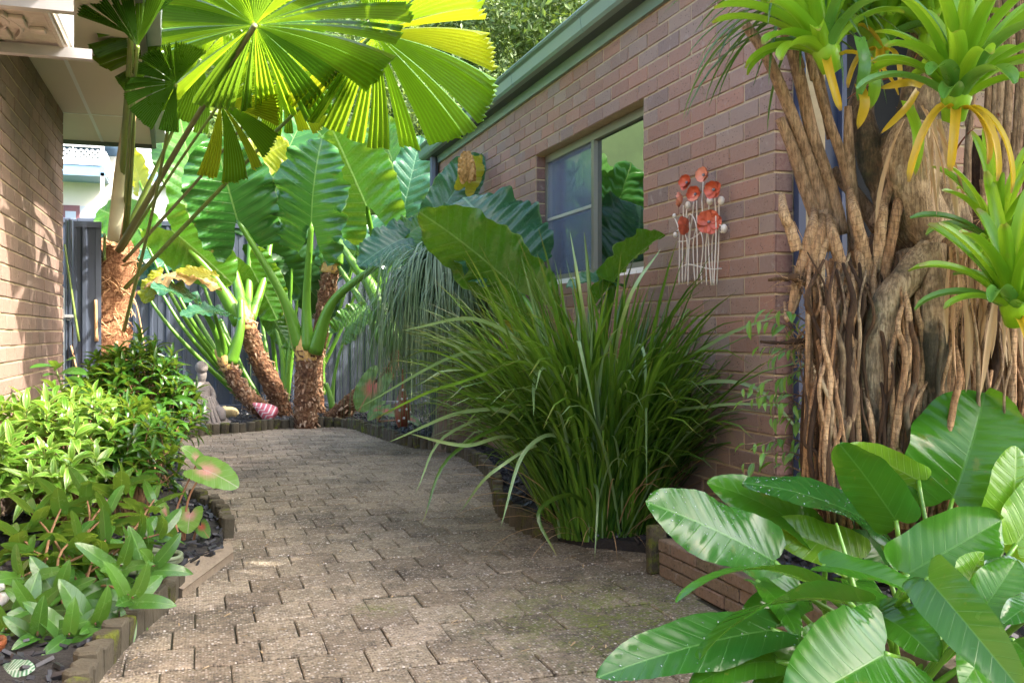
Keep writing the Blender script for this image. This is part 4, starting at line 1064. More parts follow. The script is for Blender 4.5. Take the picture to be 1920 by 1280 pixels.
# ---- nearer elephant ear by the window
c6 = thing('elephant_ear_plant', 'dark green elephant ear with wet leaves in front of the window', 'plant', tuple(G(1030, 912)))
petiole(c6, [P(1040, 905, 6.1), P(1030, 700, 6.1), P(1005, 600, 6.15), P(975, 548, 6.2)], .05, .02)
ear(c6, (975, 548), (786, 398), 150, 6.15, (.25, .45, -1), M_ear, 30, dz=-.1, lobe=.3, bend=.5, fold=.15)
petiole(c6, [P(1045, 905, 6.2), P(1030, 700, 6.2), P(1000, 560, 6.3), P(948, 472, 6.4)], .045, .02)
ear(c6, (955, 480), (868, 370), 205, 6.35, (.15, .55, 1), M_earb, 31, dz=.25, lobe=.25, bend=.5, fold=.05)
petiole(c6, [P(1050, 905, 6.0), P(1110, 720, 5.3), P(1150, 530, 4.85)], .05, .02)
ear(c6, (1150, 530), (1246, 440), 84, 4.8, (-.35, .75, -.5), M_ear, 32, dz=.05, lobe=.5, bend=.5, fold=.5)
ear(c6, (1150, 530), (1062, 540), 50, 4.85, (.1, .9, .5), M_earb, 33, dz=-.1, lobe=.2, bend=.9, fold=.3, kind='heart')
petiole(c6, [P(1035, 905, 6.3), P(980, 640, 7.0), P(960, 560, 7.2)], .03, .015)
ear(c6, (975, 600), (922, 530), 62, 7.0, (.2, .4, -1), M_eary, 34, lobe=.3)
petiole(c6, [P(1035, 900, 6.4), P(950, 560, 7.2), P(835, 395, 7.9)], .045, .02)
ear(c6, (828, 396), (900, 290), 84, 7.9, (.15, .3, 1), M_earb, 35, dz=.2, lobe=.3, bend=.4)
ear(c6, (872, 350), (898, 292), 44, 7.8, (.4, .3, 1), M_eary, 36, dz=.1, lobe=.2, wave=.1)
ear(c6, (878, 336), (874, 284), 34, 7.7, (-.1, .3, 1), M_dead, 37, lobe=.1, wave=.1, crumple=.05, bend=.9, fold=.4)
ear(c6, (876, 338), (884, 306), 16, 7.65, (.3, .1, 1), M_dead, 38, lobe=.1, wave=.1, crumple=.05, bend=.9, fold=.6)
ear(c6, (930, 450), (985, 560), 90, 7.2, (.2, .4, 1), M_earb, 39, lobe=.3)
# tall leaves standing out of frame view angle but mirrored by the pane are the same plants

# ---- fan palm --------------------------------------------------------
M_fan = leaf_mat('fan_palm_blade', (0.07, 0.19, 0.012), (0.13, 0.28, 0.02), rough=0.35, trans=0.50, tcol=(0.50, 0.70, 0.02), bumpy=0.001, pleat=.75, small=False, spec=0.5)
M_fany = leaf_mat('fan_palm_blade_yellow', (0.30, 0.36, 0.02), (0.22, 0.34, 0.02), rough=0.4, trans=0.55, tcol=(0.70, 0.72, 0.02), bumpy=0.001, pleat=.7)
M_fand = leaf_mat('fan_palm_blade_deep', (0.06, 0.17, 0.02), (0.08, 0.21, 0.02), rough=0.3, trans=0.36, tcol=(0.3, 0.5, 0.02), bumpy=0.001, pleat=.7)
M_stk = simple('palm_stalk', (0.17, 0.24, 0.05), 0.45, var=0.3, scale=6)
M_stkb = simple('palm_stalk_olive', (0.15, 0.15, 0.055), 0.5, var=0.35, scale=6)
def fibre():
    b = NB('palm_fibre'); o = b.pos()
    mp = b.node('ShaderNodeMapping', {'Vector': o, 'Scale': (70, 70, 14), 'Rotation': (0.5, 0.4, 0)})
    n = b.noise(1.0, mp.outputs[0], 6, 0.7)
    mp2 = b.node('ShaderNodeMapping', {'Vector': o, 'Scale': (16, 16, 80), 'Rotation': (0.7, -0.5, 0)})
    n2 = b.noise(1.0, mp2.outputs[0], 5, 0.7)
    m = b.math('ADD', b.math('MULTIPLY', n, .55), b.math('MULTIPLY', n2, .45))
    c = b.ramp(m, [(0.36, (0.07, 0.03, 0.013)), (0.47, (0.24, 0.11, 0.055)), (0.56, (0.42, 0.22, 0.11)), (0.68, (0.68, 0.45, 0.28))])
    return b.end(b.prin(c, 0.9, b.bump(m, 0.02, 1.0), 0.15))
M_fibre = fibre()
M_cut = simple('cut_stalk_stub', (0.55, 0.32, 0.15), 0.8, var=0.35, scale=12, bump=0.003)
palm = thing('fan_palm', 'fan palm with fibrous brown trunk and big round pleated leaves', 'palm', tuple(P(190, 850, 7.65)))
Zp = 7.65
part('trunk', tube([P(192, 870, Zp), P(190, 760, Zp), P(194, 640, Zp), P(208, 540, Zp), P(219, 462, Zp)], [.25, .225, .175, .135, .085], 44, 22, noise=.05, ridge=.07, seed=3), M_fibre, palm)
rr = random.Random(12)
ft = T()
for k in range(700):
    v = rr.random(); py = 840 - v * 385; pxc = 190 + max(0, (640 - py)) / 180 * 27; r_ = (.24 - .1 * v)
    a = rr.uniform(0, 6.28); c = P(pxc, py, Zp); n_ = Vector((math.cos(a), math.sin(a), 0)); s_ = Vector((-math.sin(a), math.cos(a), 0)) * rr.choice((-1, 1))
    p0 = c + n_ * r_ * .98; d = (s_ * rr.uniform(.3, 1) + Vector((0, 0, rr.uniform(-.9, .9))) + n_ * rr.uniform(0, .25)).normalized(); L = rr.uniform(.05, .17)
    ft.addT(tube([p0, p0 + d * L * .5 + n_ * .012, p0 + d * L - n_ * .02 * 1], [rr.uniform(.003, .007), .0015], 3, 3, cap=False), r=rr.random() + .01)
part('fibre_strands', ft, M_cut, palm)['kind'] = 'stuff'
for k in range(7):  # ragged fibre skirts wrapped round the trunk
    py = 800 - k * 52; pxc = 190 + max(0, (640 - py)) / 180 * 27; c = P(pxc, py, Zp); r_ = .255 - .017 * k; t = T(); V = []; n = 30
    for i in range(n):
        a = 2 * PI * i / n; e = rr.uniform(.02, .11); sl_ = .07 * math.sin(a + k * 2)
        for q, (dr, dz_) in enumerate(((-.012, -.07), (.0, 0), (.03 + e * .35, .06 + e))): V.append(c + Vector((math.cos(a) * (r_ + dr), math.sin(a) * (r_ + dr), dz_ + sl_)))
    t.add(V, [(3 * i + q, 3 * ((i + 1) % n) + q, 3 * ((i + 1) % n) + q + 1, 3 * i + q + 1) for i in range(n) for q in (0, 1)], None, .3)
    part('fibre_skirt', t, M_fibre, palm)
def stub(x0, y0, x1, y1, r_, mat, Z=7.45):
    part('cut_stalk', tube([P(x0, y0, Z), P((x0 + x1) / 2, (y0 + y1) / 2, Z), P(x1, y1, Z - .02)], [r_ * 1.15, r_, r_ * .9], 8, 8, flat=.6), mat, palm)
stub(148, 640, 121, 458, .014, M_stk, 7.2); stub(173, 590, 170, 460, .018, M_stk); stub(181, 570, 172, 438, .013, M_stk); stub(196, 488, 196, 438, .019, M_stk); stub(167, 590, 158, 523, .014, M_stkb)
stub(181, 640, 179, 562, .022, M_cut, 7.38); stub(205, 708, 219, 640, .024, M_cut, 7.36); stub(150, 720, 133, 648, .013, M_cut, 7.3); stub(154, 770, 147, 645, .016, M_cut, 7.4); stub(184, 770, 186, 718, .022, M_cut, 7.36); stub(226, 450, 234, 424, .035, M_cut, 7.5)
part('dead_strand', tube([P(225, 540, 7.4), P(250, 560, 7.3), P(262, 600, 7.3), P(273, 668, 7.3)], [.008, .005], 12, 5), M_cut, palm)
part('dead_strand', tube([P(232, 498, 7.45), P(250, 490, 7.4), P(268, 494, 7.35)], [.03, .004], 8, 5, flat=.3), M_cut, palm)
def fan(hub, Z, base, zb, rpx, az0, az1, nrm, up2d, mats, seed, nseg=16, droop=.25, mid=None, rs=.016, stmat=None, hide=False, pl=3.2, gap=.20, zh=None):
    """one pleated round leaf: hub, radius, spread az0..az1 (degrees from the stalk's direction)"""
    h = P(hub[0], hub[1], Z)
    m_ = P(mid[0], mid[1], (Z + zb) / 2 + .1) if mid else (P(*base, zb) * .5 + h * .5)
    st = petiole(palm, [P(*base, zb), m_, h], rs * 1.25, rs * .8, stmat or M_stk, 'leaf_stalk')
    yd = cdir(*up2d); z = cdir(*nrm); z = (z - yd * z.dot(yd)).normalized(); x = yd.cross(z)
    M = Matrix((x, yd, z)).transposed().to_4x4(); M.translation = h
    R = rpx / FPX * Z; rr = random.Random(seed); a = math.radians(az0); A1 = math.radians(az1)
    ws = [rr.choice((.5, .8, 1, 1.3, 1.8)) for _ in range(nseg)]; tot = sum(ws); span = A1 - a
    for k in range(nseg):
        da = span * ws[k] / tot; a0, a1 = a + da * gap * .2, a + da - da * gap * .2; a += da
        npl = max(2, int(round(math.degrees(da) / pl))); Rk = R * rr.uniform(.90, 1.04); dr = droop * rr.uniform(.6, 1.5); t = T(); V = []; U = []
        nr = 9; tw = rr.uniform(-.12, .12)
        for i in range(nr + 1):
            s = .03 + .97 * i / nr
            for j in range(2 * npl + 1):
                q = j / (2 * npl); an = a0 + (a1 - a0) * (.5 + (q - .5) * (1 - .10 * s * s)); ra = Rk * s
                if i == nr: ra += Rk * (.022 if j % 2 else -.022) + Rk * rr.uniform(-.02, .02)
                zz = (1 if j % 2 else -1) * .012 * (ra / .5) ** .8 * min(1, s * 4) - dr * R * s ** 2.3 + tw * (q - .5) * s * R * .5
                V.append((math.sin(an) * ra, math.cos(an) * ra, zz)); U.append((.5 + (.49 if j % 2 else .1) * .5, s))
        m = 2 * npl + 1
        t.add(V, [(i * m + j, i * m + j + 1, (i + 1) * m + j + 1, (i + 1) * m + j) for i in range(nr) for j in range(m - 1)], U)
        o = link('leaf_segment', t.mesh('leaf_segment', mats[rr.randrange(len(mats))], False), st, M)
    return st
# large leaf overhead
fan((478, 48), 5.6, (222, 470), 7.5, 290, -170, 170, (.04, .99, -.14), (.8, .2, .3), [M_fan, M_fan, M_fand], 1, 26, .14, mid=(350, 250), rs=.022, stmat=M_stkb)
fan((702, 62), 5.9, (235, 540), 7.5, 258, -120, 125, (.12, .82, -.52), (.8, -.3, -.2), [M_fan, M_fan, M_fany], 2, 17, .16, mid=(480, 285), rs=.015)
fan((524, 148), 6.6, (232, 490), 7.5, 110, -130, 130, (.0, .8, -.6), (.5, -.3, -.2), [M_fan, M_fany], 3, 12, .3, mid=(395, 310), rs=.012, stmat=M_stkb)
fan((413, 192), 6.4, (228, 470), 7.5, 135, -75, 110, (.1, .45, -.9), (.75, -.5, -.2), [M_fany, M_fan, M_fany], 4, 9, .3, mid=(322, 325), rs=.012)
fan((375, 112), 6.8, (226, 450), 7.5, 125, -150, 150, (.0, .85, -.5), (-.3, .3, .2), [M_fan, M_fan], 5, 13, .35, mid=(318, 260), rs=.014)
fan((330, 158), 5.3, (232, 620), 7.4, 92, -160, 60, (-.1, .7, -.7), (-.6, -.35, 0), [M_fand], 6, 9, .35, mid=(285, 400), rs=.012)
fan((258, 88), 4.7, (232, 440), 7.5, 118, -40, 40, (-.1, .15, 1), (-.08, 1, .05), [M_fand, M_fan], 7, 6, -.05, mid=(243, 250), rs=.013)
fan((246, 66), 4.8, (238, 440), 7.5, 115, -60, 60, (.1, .25, 1), (-.2, 1, .1), [M_fand], 8, 7, .1, mid=(250, 250), rs=.014)
fan((420, 20), 7.0, (230, 460), 7.5, 190, -150, 150, (.0, .9, -.5), (.2, .5, .3), [M_fan, M_fand], 9, 14, .3, mid=(330, 230), rs=.014)
# pale split sheath half way up and a spear
part('split_sheath', tube([P(212, 450, 7.2), P(228, 330, 6.9), P(241, 215, 6.4), P(248, 110, 5.5)], [.045, .055, .035, .010], 12, 8, flat=.5), simple('pale_sheath', (0.72, 0.68, 0.46), 0.6, var=0.2, scale=8), palm)
part('split_sheath', tube([P(222, 440, 7.25), P(240, 300, 6.8), P(252, 215, 6.35)], [.02, .022, .012], 12, 6, flat=.4), simple('pink_torn_sheath', (0.62, 0.34, 0.2), 0.7, var=0.3, scale=15), palm)
part('spear', tube([P(222, 450, 7.6), P(236, 240, 6.4), P(245, 28, 4.9)], [.03, .026, .006], 14, 7), M_stk, palm)
# ---- big grass clump by the house wall -------------------------------
M_grass = leaf_mat('strappy_grass', (0.014, 0.06, 0.005), (0.12, 0.24, 0.022), rough=0.36, trans=0.22, tcol=(0.3, 0.5, 0.03), bumpy=0.0006, tipb=.45)
M_grassp = leaf_mat('strappy_grass_pale', (0.14, 0.24, 0.09), (0.22, 0.33, 0.14), rough=0.32, trans=0.25, tcol=(0.35, 0.5, 0.1), bumpy=0.0006)
M_straw = leaf_mat('straw_blade', (0.42, 0.30, 0.16), (0.30, 0.17, 0.07), rough=0.7, trans=0.2, tcol=(0.6, 0.4, 0.2), bumpy=0.0006)
gc = G(1135, 1012); gc = Vector((gc.x, gc.y + .04, 0.03))
clump = thing('strappy_grass_clump', 'large dark green strappy grass clump growing against the brick wall', 'grass clump', tuple(gc))
rr = random.Random(21)
gt = []; NV = 18
for i in range(NV):
    u = i / (NV - 1)
    gt.append(strap(1.0, rr.uniform(.011, .016), math.radians(rr.uniform(74, 90)), math.radians(62 - 120 * u + rr.uniform(-8, 8)), 10, .35, 'grass', rr.uniform(-.08, .08), 1.9 + .6 * u, twist=rr.uniform(-.7, .7)))
gp = Parts(gt, M_grass, 'blade'); gpp = Parts(gt, M_grassp, 'pale_blade'); gs = Parts([strap(1.0, .009, 1.4, .1, 7, .4, 'grass', .05)], M_straw, 'dead_blade')
for i in range(1500):
    az = rr.uniform(0, 2 * PI); rad = .26 * math.sqrt(rr.random())
    out = min(1, max(0, rr.gauss(.45, .3)))
    dx, dy = math.cos(az), math.sin(az)
    if dx > .15 and rr.random() < .55 * dx: out *= .35
    base = gc + Vector((dx * rad * 1.0, dy * rad * .9, 0))
    L = rr.uniform(.75, 1.5) * (1.0 - .12 * out)
    if dx > .3: L *= .85
    k = min(NV - 1, int(out * NV)); azz = math.atan2(dy, dx) - PI / 2 + rr.gauss(0, .5)
    M = RM(base, azz, -rr.uniform(.0, .30) * (rad / .26) - .10 * out, 0, L)
    (gpp if (rr.random() < .05 + .10 * (dx < -.4)) else gp).put(k, M)
for i in range(70):
    az = rr.uniform(0, 2 * PI); base = gc + Vector((math.cos(az) * .2, math.sin(az) * .2, 0))
    gs.put(0, RM(base, az - PI / 2, -rr.uniform(.1, .9), 0, rr.uniform(.25, .8)))
gp.done(clump, 250, 'more_blades'); gpp.done(clump, 50, 'more_pale_blades'); gs.done(clump, 30, 'dead_grass')
# arching pale blades that hang over the path on the left, and a few across the front
hero = [((1110, 1000), (1040, 770), (845, 810), (778, 925)), ((1110, 1000), (1010, 800), (850, 850), (790, 985)), ((1120, 1005), (1060, 830), (985, 845), (938, 990)), ((1125, 1005), (1040, 840), (930, 880), (862, 960)),
        ((1120, 990), (1010, 720), (880, 660), (665, 768)), ((1115, 990), (1000, 690), (900, 600), (752, 620)), ((1120, 990), (1040, 700), (850, 720), (690, 790)), ((1120, 1005), (980, 830), (870, 835), (765, 812)),
        ((1130, 1010), (1100, 760), (1010, 700), (1000, 780)), ((1150, 1010), (1160, 760), (1205, 650), (1213, 930)), ((1130, 1000), (1100, 740), (1085, 640), (1118, 790)), ((1135, 1010), (1080, 930), (1010, 960), (1045, 1045)),
        ((1140, 1010), (1100, 920), (1120, 920), (1115, 1050)), ((1160, 990), (1230, 740), (1340, 640), (1490, 580)), ((1160, 990), (1240, 760), (1400, 720), (1535, 850)), ((1150, 1000), (1230, 800), (1340, 760), (1475, 760)),
        ((1130, 1000), (1030, 760), (930, 760), (800, 700)), ((1120, 1000), (990, 800), (880, 770), (725, 830)), ((1140, 1000), (1110, 700), (1090, 560), (1068, 430)), ((1140, 1000), (1150, 700), (1180, 560), (1240, 465))]
def ribbon(pts, w, n=18, seed=0):
    c = spline(pts, n); t = T(); V = []; U = []; rb = random.Random(seed)
    for i, p in enumerate(c):
        d = (c[min(i + 1, n)] - c[max(i - 1, 0)]).normalized(); s = d.cross((EYEV - p)).normalized(); nn = s.cross(d)
        s = (s * math.cos(.5) + nn * math.sin(.5 + .3 * math.sin(i * .2 + seed))); u = i / n; ww = w * (1 - u ** 6) * (.8 + .3 * u)
        for k in (-1, 0, 1): V.append(p + s * (k * ww / 2) + nn * (abs(k) * ww * .15)); U.append((.5 + k / 2, u))
    t.add(V, [(i * 3 + k, i * 3 + k + 1, (i + 1) * 3 + k + 1, (i + 1) * 3 + k) for i in range(n) for k in (0, 1)], U); return t
for i, hp in enumerate(hero):
    Zs = [4.6, 4.45 - .1 * (i % 3), 4.25 - .15 * (i % 4), 4.1 - .15 * (i % 3)]
    if hp[-1][0] > 1300: Zs = [4.6, 4.4, 4.1, 3.9]
    part('pale_blade' if i % 5 != 1 else 'blade', ribbon([P(*q, z) for q, z in zip(hp, Zs)], .016 + .002 * (i % 3), 20, i), M_grassp if i % 5 != 1 else M_grass, clump)

# ---- weeping ponytail plant ------------------------------------------
M_pony = leaf_mat('weeping_blade', (0.035, 0.10, 0.03), (0.26, 0.36, 0.20), rough=0.36, trans=0.25, tcol=(0.3, 0.5, 0.12), bumpy=0.0004)
pb = G(860, 842)
pony = thing('ponytail_palm', 'ponytail palm with long thin blue green leaves weeping to the ground', 'plant', tuple(pb))
hx = P(822, 505, 8.25); pbv = Vector((pb.x, pb.y, 0))
part('trunk', tube([pbv, pbv + Vector((0, 0, .16)), pbv * .6 + hx * .4, hx - Vector((0, 0, .12))], [.24, .23, .10, .06], 22, 12, noise=.03, ridge=.06), M_bark, pony)
heads = [hx, P(862, 560, 8.1), P(776, 580, 8.3)]
pt = T(); rr = random.Random(31)
for i in range(1500):
    hq = heads[0 if rr.random() < .6 else rr.choice((1, 2))]; az = rr.uniform(0, 6.28); out = rr.uniform(.12, .72); L = rr.uniform(.7, 1.5)
    d = Vector((math.cos(az), math.sin(az), 0)); up_ = rr.uniform(.02, .20)
    p1 = hq + d * out * .45 + Vector((0, 0, up_)); p2 = hq + d * out + Vector((0, 0, up_ - .25 * rr.random() - .1)); p3 = hq + d * (out * 1.12) + Vector((rr.gauss(0, .05), rr.gauss(0, .05), -L * rr.uniform(.6, 1)))
    p3.z = max(p3.z, .12)
    for q in (p1, p2, p3):
        if q.x > WALLX - .03: q.x = WALLX - .03 - rr.random() * .05
    c = spline([hq, p1, p2, p3], 11); w_ = rr.uniform(.007, .014); s = Vector((-math.sin(az), math.cos(az), 0)) * w_ / 2; V = []; U = []
    for k, p in enumerate(c):
        f = 1 - (k / 11) ** 3 * .9; V += [p - s * f, p + s * f]; U += [(.15, k / 11), (.85, k / 11)]
    pt.add(V, [(2 * k, 2 * k + 1, 2 * k + 3, 2 * k + 2) for k in range(11)], U, rr.random() + .01)
stuff(part('weeping_leaves', pt, M_pony, pony))

# ---- root tree ---------------------------------------------------------
def bark_mat(name, stops, ring=150.0, moss=0.0):
    b = NB(name); o = b.pos(); uv = b.node('ShaderNodeUVMap', uv_map='UVMap').outputs[0]; rn = b.rnd()
    sp = b.node('ShaderNodeSeparateXYZ'); b.l.new(uv, sp.inputs[0])
    n = b.noise(16, o, 6, 0.7)
    mp = b.node('ShaderNodeMapping', {'Vector': o, 'Scale': (45, 45, 7)}); fb = b.noise(1.0, mp.outputs[0], 8, .78)
    rg = b.math('SINE', b.math('ADD', b.math('MULTIPLY', sp.outputs[1], ring * 2.2), b.math('MULTIPLY', n, 9.0)))
    rgm = b.ramp(rg, [(0.80, 0.0), (0.99, 1.0)])
    m = b.math('ADD', b.math('MULTIPLY', n, .45), b.math('MULTIPLY', fb, .55))
    m = b.math('ADD', m, b.math('MULTIPLY', b.math('SUBTRACT', rn.outputs[0], .5), .16))
    c = b.ramp(m, stops)
    fine = b.noise(1.0, b.node('ShaderNodeMapping', {'Vector': o, 'Scale': (130, 130, 22)}).outputs[0], 6, .75); c = b.mix(b.math('MULTIPLY', b.ramp(fine, [(.42, 1.0), (.54, 0.0)]), .6), c, (0.05, 0.03, 0.018)); m = b.math('ADD', m, b.math('MULTIPLY', fine, .5))
    c = b.mix(b.math('MULTIPLY', rgm, b.math('MULTIPLY', n, .7)), c, (0.09, 0.05, 0.028))
    if moss:
        bl = b.ramp(b.noise(3.2, o, 5, .65), [(0.50, 0.0), (0.60, 1.0)]); c = b.mix(b.math('MULTIPLY', bl, moss), c, (0.035, 0.038, 0.025))
        gm = b.ramp(b.noise(5.0, o, 5, .7), [(0.60, 0.0), (0.68, 1.0)]); c = b.mix(b.math('MULTIPLY', gm, .4), c, (0.12, 0.13, 0.03))
    h = b.math('SUBTRACT', m, b.math('MULTIPLY', rgm, .08))
    return b.end(b.prin(c, 0.88, b.bump(h, 0.012, 1.0), 0.2))
M_root = bark_mat('aerial_root_bark', [(0.28, (0.10, 0.05, 0.022)), (0.42, (0.33, 0.18, 0.085)), (0.55, (0.50, 0.31, 0.16)), (0.72, (0.68, 0.48, 0.28))])
M_trk = bark_mat('root_tree_bark', [(0.28, (0.045, 0.03, 0.02)), (0.42, (0.18, 0.11, 0.06)), (0.54, (0.36, 0.25, 0.14)), (0.72, (0.58, 0.45, 0.28))], 14, .8)
M_stem = bark_mat('brown_stem_bark', [(0.28, (0.13, 0.07, 0.035)), (0.45, (0.30, 0.18, 0.10)), (0.6, (0.42, 0.28, 0.17)), (0.75, (0.55, 0.42, 0.29))], 9)
M_dark = bark_mat('dark_root_wood', [(0.3, (0.02, 0.012, 0.008)), (0.5, (0.07, 0.038, 0.02)), (0.7, (0.20, 0.11, 0.05))], 20)  # darker bark for some roots, the knots and the core
Zt = 3.15
rtree = thing('aerial_root_tree', 'gnarled tree on a mass of tan aerial roots carrying bromeliads', 'tree', tuple(P(1720, 960, Zt)))
def rt_(name, pts, rad, mat, n=18, sides=12, seed=0, noise=.05, ridge=.06, flat=1.0, Z=Zt):
    q = [P(p[0], p[1], p[2] if len(p) > 2 else Z) for p in pts]
    return part(name, tube(q, [r / FPX * Z for r in rad], n, sides, noise, seed, True, flat, 0, ridge), mat, rtree)
rt_('trunk', [(1745, -60), (1740, 80), (1722, 220), (1712, 330), (1735, 430), (1740, 520)], [30, 30, 46, 70, 72, 50], M_trk, 44, 30, 1, .035, .12)
rt_('trunk', [(1715, 230), (1700, 300), (1735, 420), (1790, 470)], [28, 40, 44, 24], M_trk, 24, 20, 2, .04, .12, Z=3.05)
rt_('trunk', [(1640, 90, 3.3), (1615, 200, 3.25), (1640, 300, 3.2), (1690, 400, 3.15)], [12, 24, 30, 30], M_trk, 22, 16, 3)
# main buttress roots
rt_('buttress_root', [(1745, 470, 2.95), (1700, 520, 2.93), (1660, 580, 2.92), (1640, 700, 2.92), (1622, 820, 2.95), (1600, 960, 3.0)], [26, 27, 26, 30, 27, 20], M_trk, 30, 16, 4)
rt_('buttress_root', [(1755, 460, 2.93), (1752, 560, 2.9), (1750, 680, 2.9), (1756, 800, 2.95), (1760, 960, 3.0)], [18, 23, 23, 20, 17], M_trk, 26, 14, 5)
rt_('buttress_root', [(1700, 470, 3.05), (1712, 560, 3.02), (1708, 700, 3.0), (1700, 860, 3.0), (1700, 960, 3.02)], [18, 15, 18, 15, 12], M_trk, 26, 14, 6)
rt_('buttress_root', [(1780, 450, 2.95), (1795, 500, 2.9), (1790, 560, 2.88), (1782, 620, 2.88)], [14, 15, 14, 8], M_root, 20, 10, 7)
# left junction: stems above, roots below
J = (1545, 420)
stems = [([(1462, 222), (1490, 290), (1512, 360), (1540, 430)], [11, 14, 15, 16]), ([(1398, 48), (1440, 110), (1490, 230), (1530, 340), (1560, 440)], [11, 13, 14, 15, 16]), ([(1466, 40), (1495, 130), (1525, 260), (1560, 360), (1580, 440)], [12, 14, 15, 15, 15]),
         ([(1520, 110), (1545, 200), (1580, 300), (1600, 380), (1612, 450)], [8, 10, 12, 13, 14]), ([(1590, 200), (1592, 300), (1600, 400), (1605, 470)], [8, 13, 15, 16]), ([(1430, -30), (1455, 20), (1480, 60), (1500, 130)], [9, 10, 12, 12]), ([(1500, -20), (1510, 60), (1528, 150)], [9, 10, 11]),
         ([(1495, 252, 3.25), (1512, 300, 3.25), (1530, 380, 3.2)], [5, 8, 10]), ([(1560, 320, 3.25), (1600, 360, 3.22), (1650, 430, 3.2)], [14, 16, 20]), ([(1640, 420, 3.1), (1662, 370, 3.05), (1680, 320, 3.02)], [14, 10, 9])]
for i, (p, r_) in enumerate(stems): rt_('stem', p, [q * .84 for q in r_], M_stem, 22, 12, 20 + i, .03, .04)
rt_('root_junction', [(1540, 395), (1548, 430), (1560, 470)], [16, 24, 15], M_stem, 14, 14, 40, .06, .12)
rt_('root_junction', [(1605, 430), (1612, 470), (1620, 520)], [13, 18, 13], M_root, 14, 14, 41, .06, .1)
roots = [([(1522, 430), (1508, 480), (1492, 540), (1483, 585)], [13, 13, 11, 7]), ([(1535, 440), (1518, 490), (1522, 540), (1540, 600), (1556, 645)], [15, 16, 16, 14, 8]), ([(1548, 450), (1530, 520), (1545, 590), (1566, 650)], [9, 11, 12, 5]),
         ([(1560, 440), (1580, 500), (1605, 550), (1618, 610)], [14, 13, 11, 8]), ([(1600, 390), (1615, 450), (1630, 510), (1648, 560)], [12, 14, 12, 9]), ([(1612, 480), (1624, 540), (1628, 580)], [11, 9, 7]), ([(1655, 400), (1648, 460), (1642, 510)], [12, 13, 9]),
         ([(1685, 380), (1670, 450), (1655, 530), (1650, 600)], [11, 13, 12, 9]), ([(1470, 400), (1482, 430), (1495, 470)], [12, 12, 14]), ([(1585, 540), (1606, 575), (1630, 605)], [12, 11, 12]), ([(1476, 600), (1490, 575), (1500, 545)], [5, 6, 6]),
         ([(1640, 600), (1615, 660), (1600, 760), (1592, 950)], [10, 10, 10, 9]), ([(1565, 600), (1580, 680), (1592, 780), (1600, 900)], [9, 9, 8, 8]), ([(1540, 560), (1556, 640), (1562, 740), (1570, 850)], [8, 9, 9, 8])]
for i, (p, r_) in enumerate(roots): rt_('aerial_root', [(p[0][0] + (p[0][0] - p[1][0]) * .35, p[0][1] - 34, 3.12)] + [(a, b_, 3.02) for a, b_ in p], [r_[0] * .5] + [q * .82 for q in r_], M_root, 26, 10, 50 + i, .06, .03)
rr = random.Random(77)
for i in range(74):
    x = rr.uniform(1560, 1915); zz = rr.uniform(3.02, 3.4); w0 = rr.uniform(4, 12)
    y0 = rr.uniform(440, 620) if x < 1640 or x > 1800 else rr.uniform(500, 700)
    if x > 1800: y0 = rr.uniform(300, 620)
    p = [(x + rr.uniform(-10, 10), y0, zz), (x + rr.uniform(-12, 12), y0 + 110, zz), (x + rr.uniform(-14, 14), 780, zz + rr.uniform(-.05, .05)), (x + rr.uniform(-20, 20), 985, zz)]
    rt_('aerial_root', p, [w0, w0 * 1.05, w0, w0 * .9], M_root if rr.random() < .7 else M_dark, 22, 8, 100 + i, .09, .08)
for x, r_, y0 in ((1820, 7, -40), (1872, 8, -40), (1888, 9, -40), (1912, 9, -40), (1862, 5, -40), (1906, 5, 100), (1850, 6, -40)):
    rt_('upright_stem', [(x - 4, y0, 3.2), (x + 3, 150, 3.2), (x - 6, 320, 3.2), (x - 2, 480, 3.2)], [r_ * .9, r_, r_, r_], M_stem, 20, 10, x)
for i in range(120):
    x = rr.uniform(1520, 1915) if i % 2 else rr.uniform(1520, 1720); Zf = rr.uniform(2.80, 2.98); w0 = rr.uniform(2, 6.5); y0 = rr.uniform(470, 720)
    if 1600 < x < 1680 and i % 2: x -= 60
    rt_('aerial_root', [(x + rr.uniform(-26, 26), y0, Zf + .08), (x + rr.uniform(-14, 14), y0 + 70, Zf), (x + rr.uniform(-14, 14), y0 + 140, Zf + rr.uniform(-.03, .03)), (x + rr.uniform(-22, 22), 860, Zf), (x + rr.uniform(-30, 30), 990, Zf + .03)], [w0 * .5, w0, w0, w0 * .9], (M_root, M_trk, M_dark, M_root)[i % 4], 20, 8, 300 + i, .10, .08)
core = T()
core.addT(tube([P(1770, 380, 3.5), P(1740, 560, 3.5), P(1720, 760, 3.45), P(1715, 1000, 3.4)], [.16, .28, .30, .30], 20, 16, .12, 1, ridge=.15)); core.addT(tube([P(1880, 260, 3.45), P(1890, 600, 3.45), P(1885, 1000, 3.4)], [.12, .16, .2], 20, 12, .12, 2, ridge=.15))
core.addT(tube([P(1570, 560, 3.3), P(1566, 700, 3.25), P(1570, 960, 3.2)], [.035, .06, .085], 20, 12, .2, 3, ridge=.2))
part('dark_core', core, M_dark, rtree)  # dark inner mass filling the space behind the roots
rt_('root_knot', [(1425, 640, 3.0), (1470, 643, 3.0), (1500, 640, 3.0), (1530, 650, 3.02)], [2.5, 3, 7, 13], M_dark, 12, 8, 88, .25)
rt_('root_knot', [(1440, 525, 3.0), (1470, 522, 3.0), (1490, 520, 3.0), (1510, 530, 3.02)], [2.5, 4, 9, 8], M_dark, 12, 8, 89, .3)
rt_('root_knot', [(1535, 750, 2.98), (1548, 760, 2.98), (1560, 775, 3.0)], [10, 16, 10], M_dark, 12, 8, 90, .3)
hr = T()
